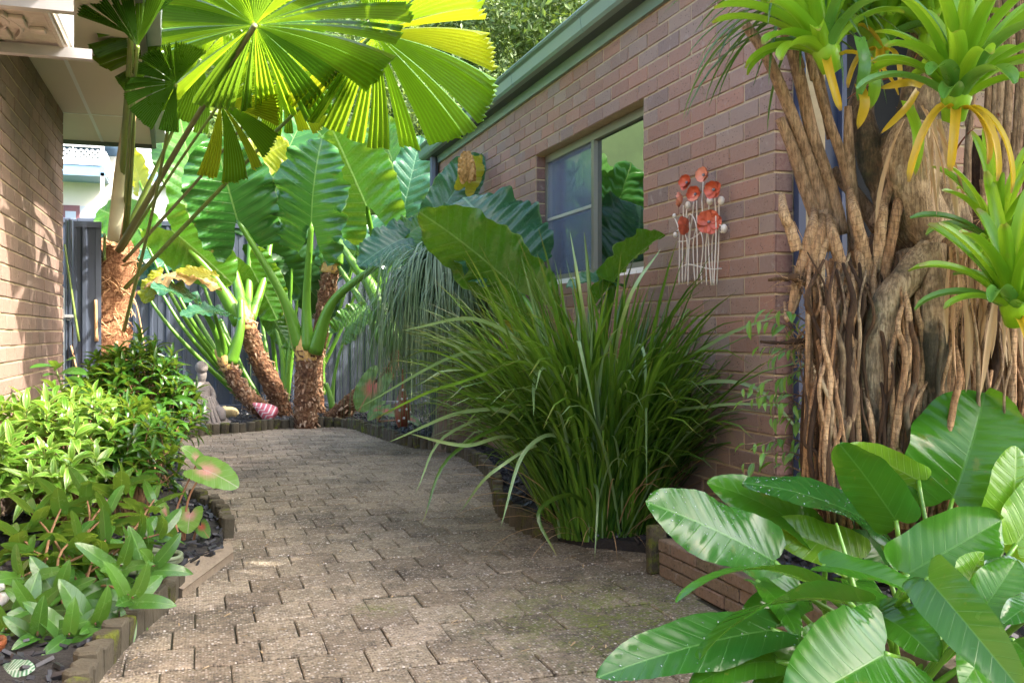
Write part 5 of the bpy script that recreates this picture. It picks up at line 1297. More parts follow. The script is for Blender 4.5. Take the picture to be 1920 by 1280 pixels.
for i in range(380):  # fine hair roots
    x, y = rr.uniform(1480, 1900), rr.uniform(400, 900); Z = rr.uniform(2.98, 3.3); a = P(x, y, Z); L = rr.uniform(.03, .16)
    d = Vector((rr.gauss(0, .5), rr.gauss(0, .3), rr.uniform(-1, .2))); hr.addT(tube([a, a + d * L * .5 + Vector((rr.gauss(0, .02), 0, 0)), a + d * L], [.0018, .0006], 4, 3, cap=False), r=rr.random() + .01)
for cx, cy in ((1530, 650), (1500, 645), (1505, 525), (1560, 770), (1620, 560)):
    for i in range(70):
        a = P(cx + rr.gauss(0, 12), cy + rr.gauss(0, 8), 3.0); d = Vector((rr.gauss(0, 1), rr.gauss(0, .6), rr.gauss(-.3, .8))) * rr.uniform(.02, .06); hr.addT(tube([a, a + d * .5 + Vector((0, 0, rr.gauss(0, .01))), a + d], [.0025, .0008], 4, 3, cap=False), r=rr.random() + .01)
stuff(part('hair_roots', hr, M_root, rtree))
# dead hanging leaves
rib = Parts([strap(1, .05, -1.2, -1.55, 7, .3, 'grass', .06, twist=1.2), strap(1, .03, -1.3, -1.5, 7, .5, 'grass', -.05, twist=-1.5)], M_straw, 'dead_leaf')
for i in range(46):
    x = rr.choice([rr.uniform(1775, 1850), rr.uniform(1690, 1760), rr.uniform(1800, 1900)]); y = rr.uniform(420, 560) if x > 1765 else rr.uniform(190, 260)
    rib.put(rr.randrange(2), RM(P(x, y, rr.uniform(2.8, 2.95)), rr.uniform(0, 6.28), rr.uniform(-.25, .2), 0, rr.uniform(.2, .42)))
rib.done(rtree, 60)

# ---- bromeliads --------------------------------------------------------
M_brom = leaf_mat('bromeliad_leaf', (0.13, 0.31, 0.012), (0.25, 0.44, 0.02), rough=0.32, trans=0.34, tcol=(0.5, 0.72, 0.03), bumpy=0.0008, wear=.2, streak=.5, tipb=.7)
M_bromy = leaf_mat('bromeliad_yellow_leaf', (0.45, 0.27, 0.012), (0.55, 0.38, 0.02), rough=0.4, trans=0.3, tcol=(0.8, 0.6, 0.03), bumpy=0.0008, wear=.5, tipb=.9)
M_bromd = leaf_mat('bromeliad_dark_leaf', (0.06, 0.19, 0.03), (0.10, 0.26, 0.04), rough=0.3, trans=0.25, bumpy=0.0008, streak=.4)
def brom(label, px, py, Z, size, n, seed, tilt=(0, 0), yellow=0, dark=0.2, wd=.062, groupaz=None, pos_w=None):
    rb = random.Random(seed); c = pos_w or P(px, py, Z); t0 = thing('bromeliad', label, 'plant', tuple(c))
    A = Matrix.Rotation(tilt[0], 4, RT) @ Matrix.Rotation(tilt[1], 4, FW)
    for k in range(n):
        u = k / n; L = size * rb.uniform(.75, 1.08) * (.7 + .35 * math.sin(PI * min(1, u + .25)))
        a0 = math.radians(84 - 50 * u + rb.uniform(-6, 6)); a1 = math.radians(48 - 105 * u + rb.uniform(-14, 14))
        t = strap(L, wd * size / .4 * rb.uniform(.85, 1.1), a0, a1, 12, .38, 'brom', rb.uniform(-.05, .05) * L, 1.3, twist=rb.uniform(-.3, .3))
        az = k * 2.39996 + rb.uniform(-.15, .15); m = M_bromd if rb.random() < dark * u * 2 else M_brom
        M = A @ Matrix.Rotation(az, 4, 'Z') @ Matrix.Translation((0, .018 + .02 * u, -.05 * u * size))
        link('leaf', t.mesh('leaf', m), t0, M)
    for k in range(yellow):
        L = size * rb.uniform(.45, .8); a0 = math.radians(rb.uniform(-5, 25))
        t = strap(L, wd * size / .4 * .52, a0, math.radians(-88), 12, .4, 'brom', rb.uniform(-.04, .04), .45)
        link('yellow_leaf', t.mesh('yellow_leaf', M_bromy), t0, A @ Matrix.Rotation(rb.uniform(1.6, 4.6), 4, 'Z') @ Matrix.Translation((0, .03, -.05)))
    t = lathe([(.002, -.10 * size / .4), (.03, -.09 * size / .4), (.045 * size / .4, -.02), (.03, .05)], 10)
    link('leaf_base', t.mesh('leaf_base', M_brom), t0, A); return t0
brom('large lime green bromeliad with drooping yellow leaves at upper right of trunk', 1795, 170, 2.60, .36, 36, 1, (.3, 0), 5, wd=.048)
brom('lime bromeliad spreading left above the leaning grey stems', 1545, 85, 2.85, .36, 30, 2, (.1, -.35), 2, wd=.048)
brom('small bromeliad growing in the right branch fork below the yellow leaves', 1900, 560, 2.55, .33, 26, 3, (.35, -.3), 3, wd=.042)
brom('bromeliad behind the trunk near the top edge between two larger ones', 1650, 70, 3.05, .34, 26, 4, (.1, .1), 3, wd=.045)
brom('spiky little bromeliad tucked behind the left bromeliad near the leaning stems', 1590, 20, 3.0, .30, 22, 14, (.1, 0), 1, wd=.045)
brom('bromeliad with upright leaves standing between trunk and right upright stems', 1745, 60, 3.0, .32, 24, 15, (.1, 0), 1, wd=.045)
brom('bromeliad at the very top right corner above the largest one', 1830, -30, 2.9, .40, 24, 5, (.2, .1), 0, wd=.04)
brom('bromeliad clinging to the right side half way up the trunk', 1868, 440, 2.75, .32, 18, 6, (.5, -.2), 1, wd=.036)
# single tongue leaves hanging from the fork
sb = thing('bromeliad', 'half hidden bromeliad with two broad leaves hanging before the dark gap', 'plant', tuple(P(1618, 75, 2.9)))
for (a, b_, w_, m_) in (((1612, 70), (1608, 190), 24, M_bromd), ((1625, 120), (1632, 205), 24, M_brom), ((1612, 160), (1608, 243), 20, M_bromy), ((1700, 190), (1716, 330), 22, M_brom), ((1720, 170), (1650, 252), 14, M_bromy), ((1730, 160), (1648, 166), 16, M_bromy)):
    p0, p1 = P(*a, 2.82), P(*b_, 2.78); md = (p0 + p1) / 2 - FW * .05
    part('leaf', ribbon([p0, md, p1], w_ / FPX * 2.8 * 1.1, 12, 3), m_, sb)

# ---- spiky dark dracaena leaves at the top -----------------------------
M_drac = leaf_mat('spiky_leaf', (0.03, 0.09, 0.02), (0.07, 0.15, 0.04), rough=0.3, trans=0.2, bumpy=0.0006)
M_dracr = leaf_mat('spiky_red_leaf', (0.30, 0.06, 0.04), (0.22, 0.10, 0.05), rough=0.4, trans=0.3, tcol=(0.6, 0.15, 0.05), bumpy=0.0006)
dr = thing('spiky_shrub', 'spiky dark leaved shrub reaching over the brick wall at the top', 'shrub', tuple(P(1500, 40, 3.2)))
dh = P(1500, 20, 3.15)
part('stem', tube([P(1500, 20, 3.15), P(1530, 120, 3.2), P(1560, 260, 3.25)], [.012, .018], 10, 7), M_stem, dr)
dt = [strap(1, .026, math.radians(a), math.radians(b_), 9, .4, 'lance', .02) for a, b_ in ((40, -20), (20, -45), (0, -60), (60, 10), (-10, -75))]
dp = Parts(dt, M_drac, 'leaf')
for i in range(62):
    az = rr.uniform(.2, 3.6) if i < 44 else rr.uniform(0, 6.28)
    dp.put(rr.randrange(5), RM(dh + Vector((rr.gauss(0, .02), rr.gauss(0, .02), rr.gauss(.03, .05))), az, rr.uniform(-.3, .2), 0, rr.uniform(.32, .58)))
dp.done(dr, 80)
dq = Parts(dt, M_dracr, 'red_leaf')
for i in range(12): dq.put(rr.randrange(5), RM(P(rr.uniform(1560, 1900), rr.uniform(20, 260), 3.15), rr.uniform(0, 6.28), rr.uniform(-.5, .5), 0, rr.uniform(.2, .4)))
dq.done(dr, 80)

# ---- weeping fig twigs between wall and roots ---------------------------
M_fig = leaf_mat('fig_leaf', (0.05, 0.16, 0.03), (0.14, 0.28, 0.03), rough=0.35, trans=0.35, small=True, bumpy=0.0005)
fig = thing('fig_sapling', 'thin fig sapling with small hanging leaves before the navy door', 'sapling', tuple(P(1545, 860, 3.1)))
fp = Parts([small_leaf(1, .36, .2, .5), small_leaf(1, .30, .3, .9)], M_fig, 'leaf')
for i in range(15):
    y0 = 600 + i * 21; a = P(1530 + rr.uniform(-8, 15), y0 + 30, 3.1); L = rr.uniform(60, 150); e = P(1530 - L, y0 + rr.uniform(-20, 30), rr.uniform(2.85, 3.1)); m_ = (a + e) / 2 + Vector((0, 0, .03))
    part('twig', tube([a, m_, e], [.003, .001], 8, 4), M_stem, fig); c = spline([a, m_, e], 8)
    for k in range(1, 9):
        fp.put(rr.randrange(2), RM(c[k], rr.uniform(.3, 2.8), rr.uniform(-1.2, -.1), rr.uniform(-.6, .6), rr.uniform(.03, .065)))
fp.done(fig, 200)

# ---- raised brick planter ---------------------------------------------
pl = thing('brick_planter', 'low three course brick planter at the right of the path', 'planter', (PLX, PLY, 0))
PH = .156
part('planter_core', T().addT(box(PLX + .012, 2.28, .4, PLY - .02, -.02, PH - .03)).addT(box(2.28, 5.0, .4, HY0 - .06, -.02, PH - .03)), M_soil, pl, False)
M_pbrick = brick_mat('mossy_planter_brick', [(0, (0.10, 0.078, 0.045)), (.5, (0.15, 0.098, 0.062)), (1, (0.08, 0.07, 0.036))], pits=.6)
M_cop = paver_mat('planter_coping', [(0.0, (0.22, 0.18, 0.13)), (1.0, (0.30, 0.23, 0.17))], (0.08, 0.065, 0.05))
for c in range(2, -1, -1):
    for k in range(14):
        y1 = PLY - .03 - k * .205 - (.1 if c % 2 else 0) + .1; y0 = y1 - .2
        y1 = min(y1, PLY - .03)
        if y1 - y0 < .04: continue
        dx = rr.uniform(-.003, .003)
        bt_ = box(PLX + dx, PLX + .10, y0, y1, c * .052, c * .052 + .048, .005)
        fixn(part('brick', bt_, M_cop if False else M_pbrick, pl, False))
fixn(part('end_block', box(PLX - .03, PLX + .05, PLY - .015, PLY + .03, 0, PH + .045, .008), M_moss, pl, False))
ch = T()
for i in range(1600):
    x, y = rr.uniform(PLX + .1, 3.2), rr.uniform(1.2, 3.4); ax = Vector((rr.gauss(0, 1), rr.gauss(0, 1), rr.gauss(0, .4))).normalized(); ay = ax.orthogonal().normalized()
    ch.addT(obox((x, y, PH - .02 + rr.uniform(0, .02)), ax, ay, ax.cross(ay), rr.uniform(.01, .03), .008, .004), r=rr.random() + .01)
stuff(part('planter_mulch', ch, M_chip, pl, False))

# ---- philodendrons ------------------------------------------------------
M_phi = leaf_mat('philodendron_leaf', (0.012, 0.075, 0.006), (0.035, 0.13, 0.009), vein=(0.09, 0.22, 0.04), N=11, rough=0.20, trans=0.20, tcol=(0.3, 0.6, 0.03), bumpy=0.0008, mid=0.025, margin=(0.40, 0.48, 0.16), wear=.25, spec=.25, vw=(.93, 1.0), vstr=.35)
M_phiw = leaf_mat('philodendron_wet_leaf', (0.010, 0.065, 0.010), (0.022, 0.095, 0.012), vein=(0.10, 0.24, 0.06), N=11, rough=0.22, trans=0.2, tcol=(0.3, 0.6, 0.04), bumpy=0.0008, mid=0.028, margin=(0.36, 0.48, 0.2), wear=.15, spec=.32, vw=(.93, 1.0), vstr=.35)
M_phiy = leaf_mat('philodendron_young_leaf', (0.11, 0.27, 0.02), (0.16, 0.33, 0.02), vein=(0.30, 0.48, 0.1), N=13, rough=0.24, trans=0.45, tcol=(0.5, 0.75, 0.03), bumpy=0.002, mid=0.03, margin=(0.45, 0.55, 0.2), vw=(.85, 1.0))
phi = thing('philodendron', 'broad glossy leaved philodendron filling the lower right planter', 'plant', tuple(P(1690, 1250, 2.3)))
hubp = P(1680, 1330, 2.5)
M_drop = None
b = NB('water_drop'); M_drop = b.end(b.prin((.75, .85, .8), .02, None, 1.0, 0, **{}))
M_drop.node_tree.nodes['Principled BSDF'].inputs['Transmission Weight'].default_value = 0.75
M_drop.node_tree.nodes['Principled BSDF'].inputs['IOR'].default_value = 1.33
def phleaf(att, tip, wpx, Z0_, Z1, nrm, mat, seed, lobe=.10, bend=.5, fold=.15, cup=0.0, wave=.06, kind='phil', corr=.005, drops=0, wf=6, stem=True, twist=0.0):
    a = P(*att, Z0_); b_ = P(*tip, Z1); L = (b_ - a).length; W = wpx * 1.12 / FPX * (Z0_ + Z1) / 2
    t = big_leaf(L, W, lobe, kind, 14, 60, 13, corr, wave, fold, bend, seed, cup, twist=twist, wfreq=wf)
    o = link('leaf', t.mesh('leaf', mat), phi); o.matrix_parent_inverse = Matrix.Translation(-phi.location); M = leaf_matrix(a, b_, cdir(*nrm)); o.matrix_basis = M
    if stem:
        md = a * .55 + hubp * .45 + (a - b_).normalized() * .08
        petiole(phi, [hubp + Vector((rr.gauss(0, .05), rr.gauss(0, .04), 0)), md, a], .011, .0065)
    if drops:
        dt_ = T(); rd = random.Random(seed); v = [Vector(x) for x in t.v]
        for k in range(drops):
            f = t.f[rd.randrange(len(t.f))]; p = (v[f[0]] * rd.random() + v[f[2]] * 1) / 1 if False else (v[f[0]] + v[f[2]] * 1.0) / 2
            n_ = (v[f[1]] - v[f[0]]).cross(v[f[3]] - v[f[0]])
            if n_.length < 1e-9: continue
            n_.normalize(); n_ = n_ if n_.z > 0 else -n_
            p = M @ (p + n_ * .0005); r_ = rd.uniform(.0012, .0034) * rd.uniform(.6, 1)
            dt_.addT(ell((0, 0, 0), r_, r_, r_ * .55, 7, 4), Matrix.Translation(p) @ Matrix.Rotation(0, 4, 'X'))
        d_ = link('water_drops', dt_.mesh('water_drops', M_drop), o); d_.matrix_parent_inverse = Matrix.Identity(4); d_.matrix_basis = M.inverted(); stuff(d_)
    return o
F_ = phleaf
F_((1452, 1052), (1210, 940), 150, 2.45, 2.25, (.12, .62, .75), M_phiw, 1, lobe=.10, bend=.25, fold=.05, drops=130)
F_((1640, 985), (1392, 905), 105, 2.75, 2.65, (-.25, .85, .5), M_phiw, 2, lobe=.12, bend=.5, fold=.12, drops=110)
F_((1530, 1010), (1325, 905), 100, 2.8, 2.75, (.1, .7, .6), M_phi, 21, bend=.6)
F_((1680, 975), (1574, 832), 100, 2.6, 2.5, (.35, .25, -1), M_phi, 3, lobe=.1, bend=.45, fold=.1)
F_((1722, 900), (1590, 838), 60, 2.75, 2.7, (.2, .3, -1), M_phiy, 33, bend=.5)
F_((1786, 935), (1845, 736), 215, 2.75, 2.85, (-.12, .35, 1), M_phi, 4, lobe=.16, bend=.55, fold=.16, corr=.005)
F_((1702, 1075), (1878, 975), 130, 2.35, 2.4, (-.3, .35, .9), M_phi, 5, lobe=.1, bend=.4, fold=.15, cup=.5)
F_((1880, 1030), (1905, 836), 120, 2.55, 2.6, (.1, .4, 1), M_phiy, 6, bend=.5)
F_((1905, 1020), (1990, 880), 110, 2.5, 2.6, (.1, .4, 1), M_phiy, 61, bend=.5)
F_((1532, 1098), (1268, 1130), 62, 2.25, 2.0, (.0, .9, -.3), M_phi, 7, lobe=.1, bend=.9, fold=.25, wave=.03)
F_((1590, 1128), (1312, 1238), 105, 2.15, 1.9, (.15, .75, -.55), M_phi, 8, lobe=.1, bend=.9, fold=.2, wave=.05)
F_((1446, 1180), (1118, 1270), 118, 2.1, 1.9, (-.1, .8, .6), M_phiw, 9, lobe=.15, bend=.3, fold=.12, corr=.006, drops=40)
F_((1660, 1225), (1478, 1330), 215, 2.0, 1.85, (-.15, .42, .85), M_phi, 10, lobe=.2, bend=.45, fold=.1, cup=.3)
F_((1740, 1085), (1920, 1300), 105, 2.0, 1.75, (-.5, .5, .6), M_phiw, 11, lobe=.12, bend=.9, fold=.25, wave=.04)
F_((1546, 1060), (1741, 1128), 70, 2.3, 2.15, (.15, .85, .5), M_phi, 12, bend=.6, fold=.3)
F_((1800, 1150), (1846, 1036), 78, 2.2, 2.25, (-.3, .3, -1), M_phiy, 13, bend=.5, fold=.3)
F_((1830, 1160), (1905, 1050), 90, 2.15, 2.2, (-.1, .5, .8), M_phi, 14, bend=.6)
F_((1950, 1090), (1845, 1060), 55, 2.3, 2.2, (.1, .9, .4), M_phiw, 15, bend=.8)
F_((1960, 1130), (1880, 1170), 60, 2.1, 2.0, (.1, .9, .4), M_phiw, 16, bend=.8)
F_((1455, 1240), (1290, 1290), 80, 2.05, 1.95, (.1, .8, .4), M_phi, 17, bend=.8)
F_((1610, 1050), (1440, 985), 92, 2.75, 2.75, (.1, .5, .9), M_phiy, 18, bend=.4)
F_((1660, 1060), (1590, 970), 70, 2.9, 2.9, (.3, .3, 1), M_phiw, 19, bend=.6)
F_((1420, 1090), (1500, 1200), 60, 2.25, 2.1, (.2, .8, .5), M_phi, 20, bend=.7)
F_((1860, 1180), (1800, 1290), 90, 2.1, 1.95, (.2, .6, .7), M_phi, 22, bend=.8)
F_((1900, 1200), (1960, 1290), 100, 2.1, 1.95, (-.2, .6, .7), M_phi, 23, bend=.8)
F_((1560, 1200), (1400, 1330), 90, 2.2, 2.0, (.2, .7, .5), M_phi, 24, bend=.8)
F_((1640, 1150), (1760, 1240), 100, 2.25, 2.05, (-.1, .6, .7), M_phi, 25, bend=.8)
F_((1780, 1100), (1880, 1100), 100, 2.4, 2.3, (-.1, .6, .7), M_phi, 26, bend=.8)
F_((1600, 1090), (1650, 1190), 80, 2.4, 2.2, (.1, .6, .7), M_phi, 27, bend=.8)
F_((1500, 1110), (1380, 1180), 80, 2.35, 2.2, (.1, .5, .7), M_phi, 28, bend=.8)
F_((1900, 960), (1950, 860), 90, 2.8, 2.8, (.1, .4, .9), M_phi, 29, bend=.6)
petiole(phi, [P(1610, 1150, 2.3), P(1590, 1060, 2.35), P(1568, 980, 2.4)], .012, .003)   # rolled new leaf spear
# ---- left shrubs ---------------------------------------------------------
M_s1 = leaf_mat('bright_shrub_leaf', (0.04, 0.13, 0.01), (0.12, 0.25, 0.025), rough=0.30, trans=0.32, small=True, tcol=(0.5, 0.68, 0.06), bumpy=0.0008, pale=(0.34, 0.46, 0.12))
M_s2 = leaf_mat('dark_shrub_leaf', (0.018, 0.07, 0.008), (0.055, 0.15, 0.015), rough=0.26, trans=0.25, small=True, bumpy=0.0008)
M_s3 = leaf_mat('broad_shrub_leaf', (0.025, 0.095, 0.015), (0.065, 0.175, 0.025), vein=(0.13, 0.27, 0.06), N=9, rough=0.24, trans=0.28, bumpy=0.001, mid=.05, tcol=(0.42, 0.62, 0.05), wear=.08)
M_twig = simple('brown_twig', (0.20, 0.11, 0.05), 0.8, var=0.3, scale=15)
def shrub(name, label, base, tips, mats, leafT, ll, per, seed, nmax, spread=.9, up_=.35, stemr=.006, droopy=0.0, leafname='leaf'):
    rb = random.Random(seed); t0 = thing(name, label, 'shrub', tuple(base)); pt = Parts(leafT, mats, leafname); st = T()
    for tp in tips:
        tp = Vector(tp); b0 = Vector(base) + Vector((rb.gauss(0, .05), rb.gauss(0, .05), 0)); md = b0.lerp(tp, .5) + Vector((rb.gauss(0, .04), rb.gauss(0, .04), .05))
        c = spline([b0, md, tp], 10); st.addT(tube([b0, md, tp], [stemr, stemr * .45], 8, 5, cap=False))
        ax = (c[-1] - c[-3]).normalized(); ax = (ax + Vector((0, 0, .8))).normalized()
        A = Vector((0, 0, 1)).rotation_difference(ax).to_matrix().to_4x4()
        for k in range(per):
            u = k / per; el = math.radians(70 - 85 * u ** .8 * spread - droopy * 30) + rb.gauss(0, .15); p = tp - ax * (u * ll * .9)
            M = Matrix.Translation(p) @ A @ Matrix.Rotation(k * 2.4 + rb.gauss(0, .2), 4, 'Z') @ Matrix.Rotation(el, 4, 'X') @ Matrix.Rotation(rb.gauss(0, .2), 4, 'Y') @ Matrix.Scale(ll * rb.uniform(.7, 1.12) * (.75 + .35 * min(1, u * 2)), 4)
            pt.put(rb.randrange(len(leafT)), M)
    part('stems', st, M_twig, t0); pt.done(t0, nmax, 'more_leaves'); return t0
rs = random.Random(41)
LT1 = [small_leaf(1, w_, f, b_, 6) for w_, f, b_ in ((.26, .25, .7), (.30, .2, 1.0), (.22, .35, .5), (.28, .15, 1.3))]
def blob(cx, cy, cz, rx, ry, rz, n, seed, bottom=-.2):
    rb = random.Random(seed); o = []
    while len(o) < n:
        d = Vector((rb.gauss(0, 1), rb.gauss(0, 1), rb.gauss(0, 1))).normalized()
        if d.z < bottom: continue
        q = rb.uniform(.55, 1) ** .5; o.append((cx + d.x * rx * q, cy + d.y * ry * q, max(.12, cz + d.z * rz * q)))
    return o
b0 = P(120, 900, 4.7)
shrub('leafy_shrub', 'bright lime sunlit shrub of narrow pointed leaves along left wall', (b0.x, b0.y, .03), blob(-.66, 5.25, .38, .42, .72, .36, 150, 1), M_s1, LT1, .135, 11, 2, 280)
shrub('leafy_shrub', 'dark glossy shrub of narrow leaves nearest the fan palm trunk', (-.30, 6.35, .03), blob(-.37, 6.4, .50, .38, .42, .49, 110, 3), M_s2, LT1, .14, 12, 4, 260)
shrub('leafy_shrub', 'green shrub of narrow drooping leaves overhanging the path edge by the caladium', (-.32, 5.0, .03), blob(-.30, 5.15, .36, .22, .38, .30, 55, 5), M_s2, LT1, .13, 11, 6, 200)
# front shrub of broad leaves, leaf by leaf
BL_ = [big_leaf(1, .40, .02, 'lance', 3, 8, 8, .002, .015, .16, b_, 7 + i) for i, b_ in enumerate((.35, .6, .9))]
tips = []
for x, y, Z in ((228, 1060, 3.25), (180, 1170, 3.05), (60, 1140, 3.1), (150, 1000, 3.5), (110, 1110, 3.2), (60, 1030, 3.5), (205, 960, 3.7), (235, 900, 4.0), (290, 935, 3.9), (120, 940, 3.8), (30, 1000, 3.6), (300, 1000, 3.6), (170, 1060, 3.5), (15, 1090, 3.3), (90, 1060, 3.5), (260, 1010, 3.6), (130, 1190, 2.95), (250, 1120, 3.1), (70, 1190, 2.95), (290, 1060, 3.35), (10, 1180, 3.0), (200, 1010, 3.5), (160, 920, 3.9), (60, 960, 3.7), (40, 1080, 3.2)): tips.append(P(x, y, Z))
shrub('broad_leaved_shrub', 'shrub with broad oval grey green leaves at the lower left front', (-.48, 3.75, .03), tips, M_s3, BL_, .18, 9, 9, 240, spread=1.15, stemr=.007, droopy=.5)
# sapling against the left wall
sap = thing('sapling', 'slender sapling with paired pointed leaves before the left brick wall', 'sapling', tuple(P(150, 830, 5.3)))
sp_ = [P(152, 830, 5.3), P(128, 760, 5.25), P(104, 690, 5.2)]
part('stem', tube(sp_, [.008, .004], 10, 6), simple('green_stem', (0.2, 0.28, 0.08), .6), sap)
SL = big_leaf(1, .40, .02, 'lance', 4, 12, 8, .002, .01, .15, .6, 5).mesh('leaf', M_s3)
for (a, b_) in (((100, 688), (55, 690)), ((108, 692), (142, 672)), ((112, 700), (164, 703)), ((110, 705), (80, 705)), ((122, 735), (82, 728)), ((124, 730), (150, 722)), ((130, 740), (180, 742)), ((118, 712), (158, 724)), ((136, 760), (98, 748)), ((138, 765), (180, 775)), ((104, 688), (94, 676)), ((140, 780), (105, 775))):
    p0, p1 = P(*a, 5.22), P(*b_, 5.1); L = (p1 - p0).length; o = link('leaf', SL, sap); o.matrix_parent_inverse = Matrix.Translation(-sap.location); o.matrix_basis = leaf_matrix(p0, p1, cdir(.1, .8, .5)) @ Matrix.Scale(L, 4)

# ---- caladiums ------------------------------------------------------------
M_cal = leaf_mat('caladium_leaf', (0.13, 0.30, 0.05), (0.18, 0.36, 0.06), vein=(0.55, 0.50, 0.40), N=6, rough=.4, trans=.4, tcol=(.5, .7, .15), centre=(0.60, 0.30, 0.27), bumpy=.001, mid=.03)
M_cal2 = leaf_mat('caladium_red_leaf', (0.08, 0.20, 0.04), (0.10, 0.24, 0.05), vein=(0.50, 0.12, 0.12), N=6, rough=.4, trans=.3, tcol=(.4, .5, .1), centre=(0.50, 0.09, 0.08), bumpy=.001, mid=.05)
M_cst = simple('caladium_stalk', (0.35, 0.17, 0.09), .6, var=.3)
cal = thing('caladium', 'caladium with pink centred green leaves beside the path on the left', 'plant', tuple(G(345, 1020)))
for (base, mid_, att, tip, w_, Z, n_, mt) in (((345, 1022), (352, 940), (382, 880), (447, 914), 62, 4.4, (-.1, .75, .7), M_cal), ((345, 1022), (340, 985), (357, 962), (352, 1000), 50, 4.4, (0, .5, 1), M_cal), ((362, 1025), (366, 1000), (377, 985), (392, 1008), 28, 4.4, (0, .5, 1), M_cal2), ((340, 1022), (330, 960), (372, 862), (340, 838), 34, 4.6, (0, .7, .6), M_cal), ((330, 1020), (322, 990), (310, 960), (290, 940), 30, 4.5, (0, .7, .6), M_cal)):
    part('leaf_stalk', tube([P(*base, 4.45), P(*mid_, Z), P(*att, Z)], [.008, .003], 10, 6), M_cst, cal)
    a = P(*att, Z); b_ = P(*tip, Z - .05); L = (b_ - a).length
    o = link('leaf', big_leaf(L, w_ / FPX * Z, .45, 'heart', 7, 30, 6, .006, .02, .1, .5, 3).mesh('leaf', mt), cal); o.matrix_parent_inverse = Matrix.Translation(-cal.location); o.matrix_basis = leaf_matrix(a, b_, cdir(*n_))
cal2 = thing('caladium', 'round red centred caladium leaf in the back bed beside the fallen stem', 'plant', tuple(G(705, 795)))
for (att, tip, w_, n_, Z) in (((700, 722), (672, 772), 56, (.1, .3, 1), 10.0), ((712, 765), (690, 788), 26, (.1, .8, .6), 9.9), ((722, 770), (752, 782), 26, (.1, .8, .6), 9.8), ((770, 785), (790, 800), 18, (.1, .8, .6), 9.7)):
    part('leaf_stalk', tube([P(708, 790, 10.0), P((708 + att[0]) / 2, (790 + att[1]) / 2, Z), P(*att, Z)], [.012, .006], 8, 6), M_cst, cal2)
    a = P(*att, Z); b_ = P(*tip, Z - .05); L = (b_ - a).length
    o = link('leaf', big_leaf(L, w_ / FPX * Z, .7, 'heart', 7, 30, 6, .008, .03, .1, .5, 4).mesh('leaf', M_cal2), cal2); o.matrix_parent_inverse = Matrix.Translation(-cal2.location); o.matrix_basis = leaf_matrix(a, b_, cdir(*n_))
# striped calathea leaf and white scraps at the lower left corner
M_str = leaf_mat('striped_leaf', (0.05, 0.16, 0.09), (0.06, 0.19, 0.10), vein=(0.72, 0.80, 0.70), N=16, rough=.3, trans=.15, bumpy=.0006, mid=.03, vw=(.45, .6))
cl = thing('striped_plant', 'white striped green leaf poking out at the bottom left corner', 'plant', tuple(P(-30, 1300, 2.75)))
o = link('leaf', big_leaf(.17, .075, .1, 'oblong', 8, 30, 8, .01, .03, .1, .7, 3).mesh('leaf', M_str), cl); o.matrix_parent_inverse = Matrix.Translation(-cl.location); o.matrix_basis = leaf_matrix(P(-10, 1268, 2.75), P(98, 1250, 2.65), cdir(.1, .8, .6))
part('leaf_stalk', tube([P(-40, 1300, 2.75), P(-20, 1280, 2.75), P(-10, 1268, 2.75)], [.005, .003], 6, 5), M_cst, cl)
pot = thing('terracotta_pot', 'edge of a brown glazed pot at the left frame edge', 'pot', tuple(P(-25, 1260, 2.85)))
pp_ = P(-28, 1262, 2.85); part('body', lathe([(.035, 0), (.05, .03), (.055, .08), (.058, .085), (.058, .10), (.05, .10), (.045, .06)], 20, (pp_.x, pp_.y, pp_.z)), simple('brown_glaze', (0.16, 0.05, 0.02), .3), pot)
wv = thing('white_valve_box', 'white plastic fitting half hidden by leaves at the left edge', 'garden fitting', tuple(P(0, 1118, 3.2)))
part('body', tube([P(-20, 1136, 3.2), P(4, 1124, 3.2), P(10, 1112, 3.2)], [.022, .018, .016], 8, 10), M_white, wv); part('cap', tube([P(-14, 1106, 3.2), P(6, 1098, 3.2)], [.014, .013], 4, 10), M_white, wv)
# garden hose coil
hs = T(); hb = G(262, 1060, .05)
pts = []
for i in range(64):
    a = i * .42; r_ = .15 + .012 * math.sin(i * 1.3); pts.append(hb + Vector((math.cos(a) * r_, math.sin(a) * r_ * .9, .012 + .006 * (i // 15) + .006 * math.sin(i))))
hs = tube(pts, [.009, .009], 200, 7)
tag(link('garden_hose', hs.mesh('garden_hose', simple('grey_green_hose', (0.16, 0.20, 0.12), .4, var=.2))), 'coiled grey green garden hose on the mulch under the left shrubs', 'hose')

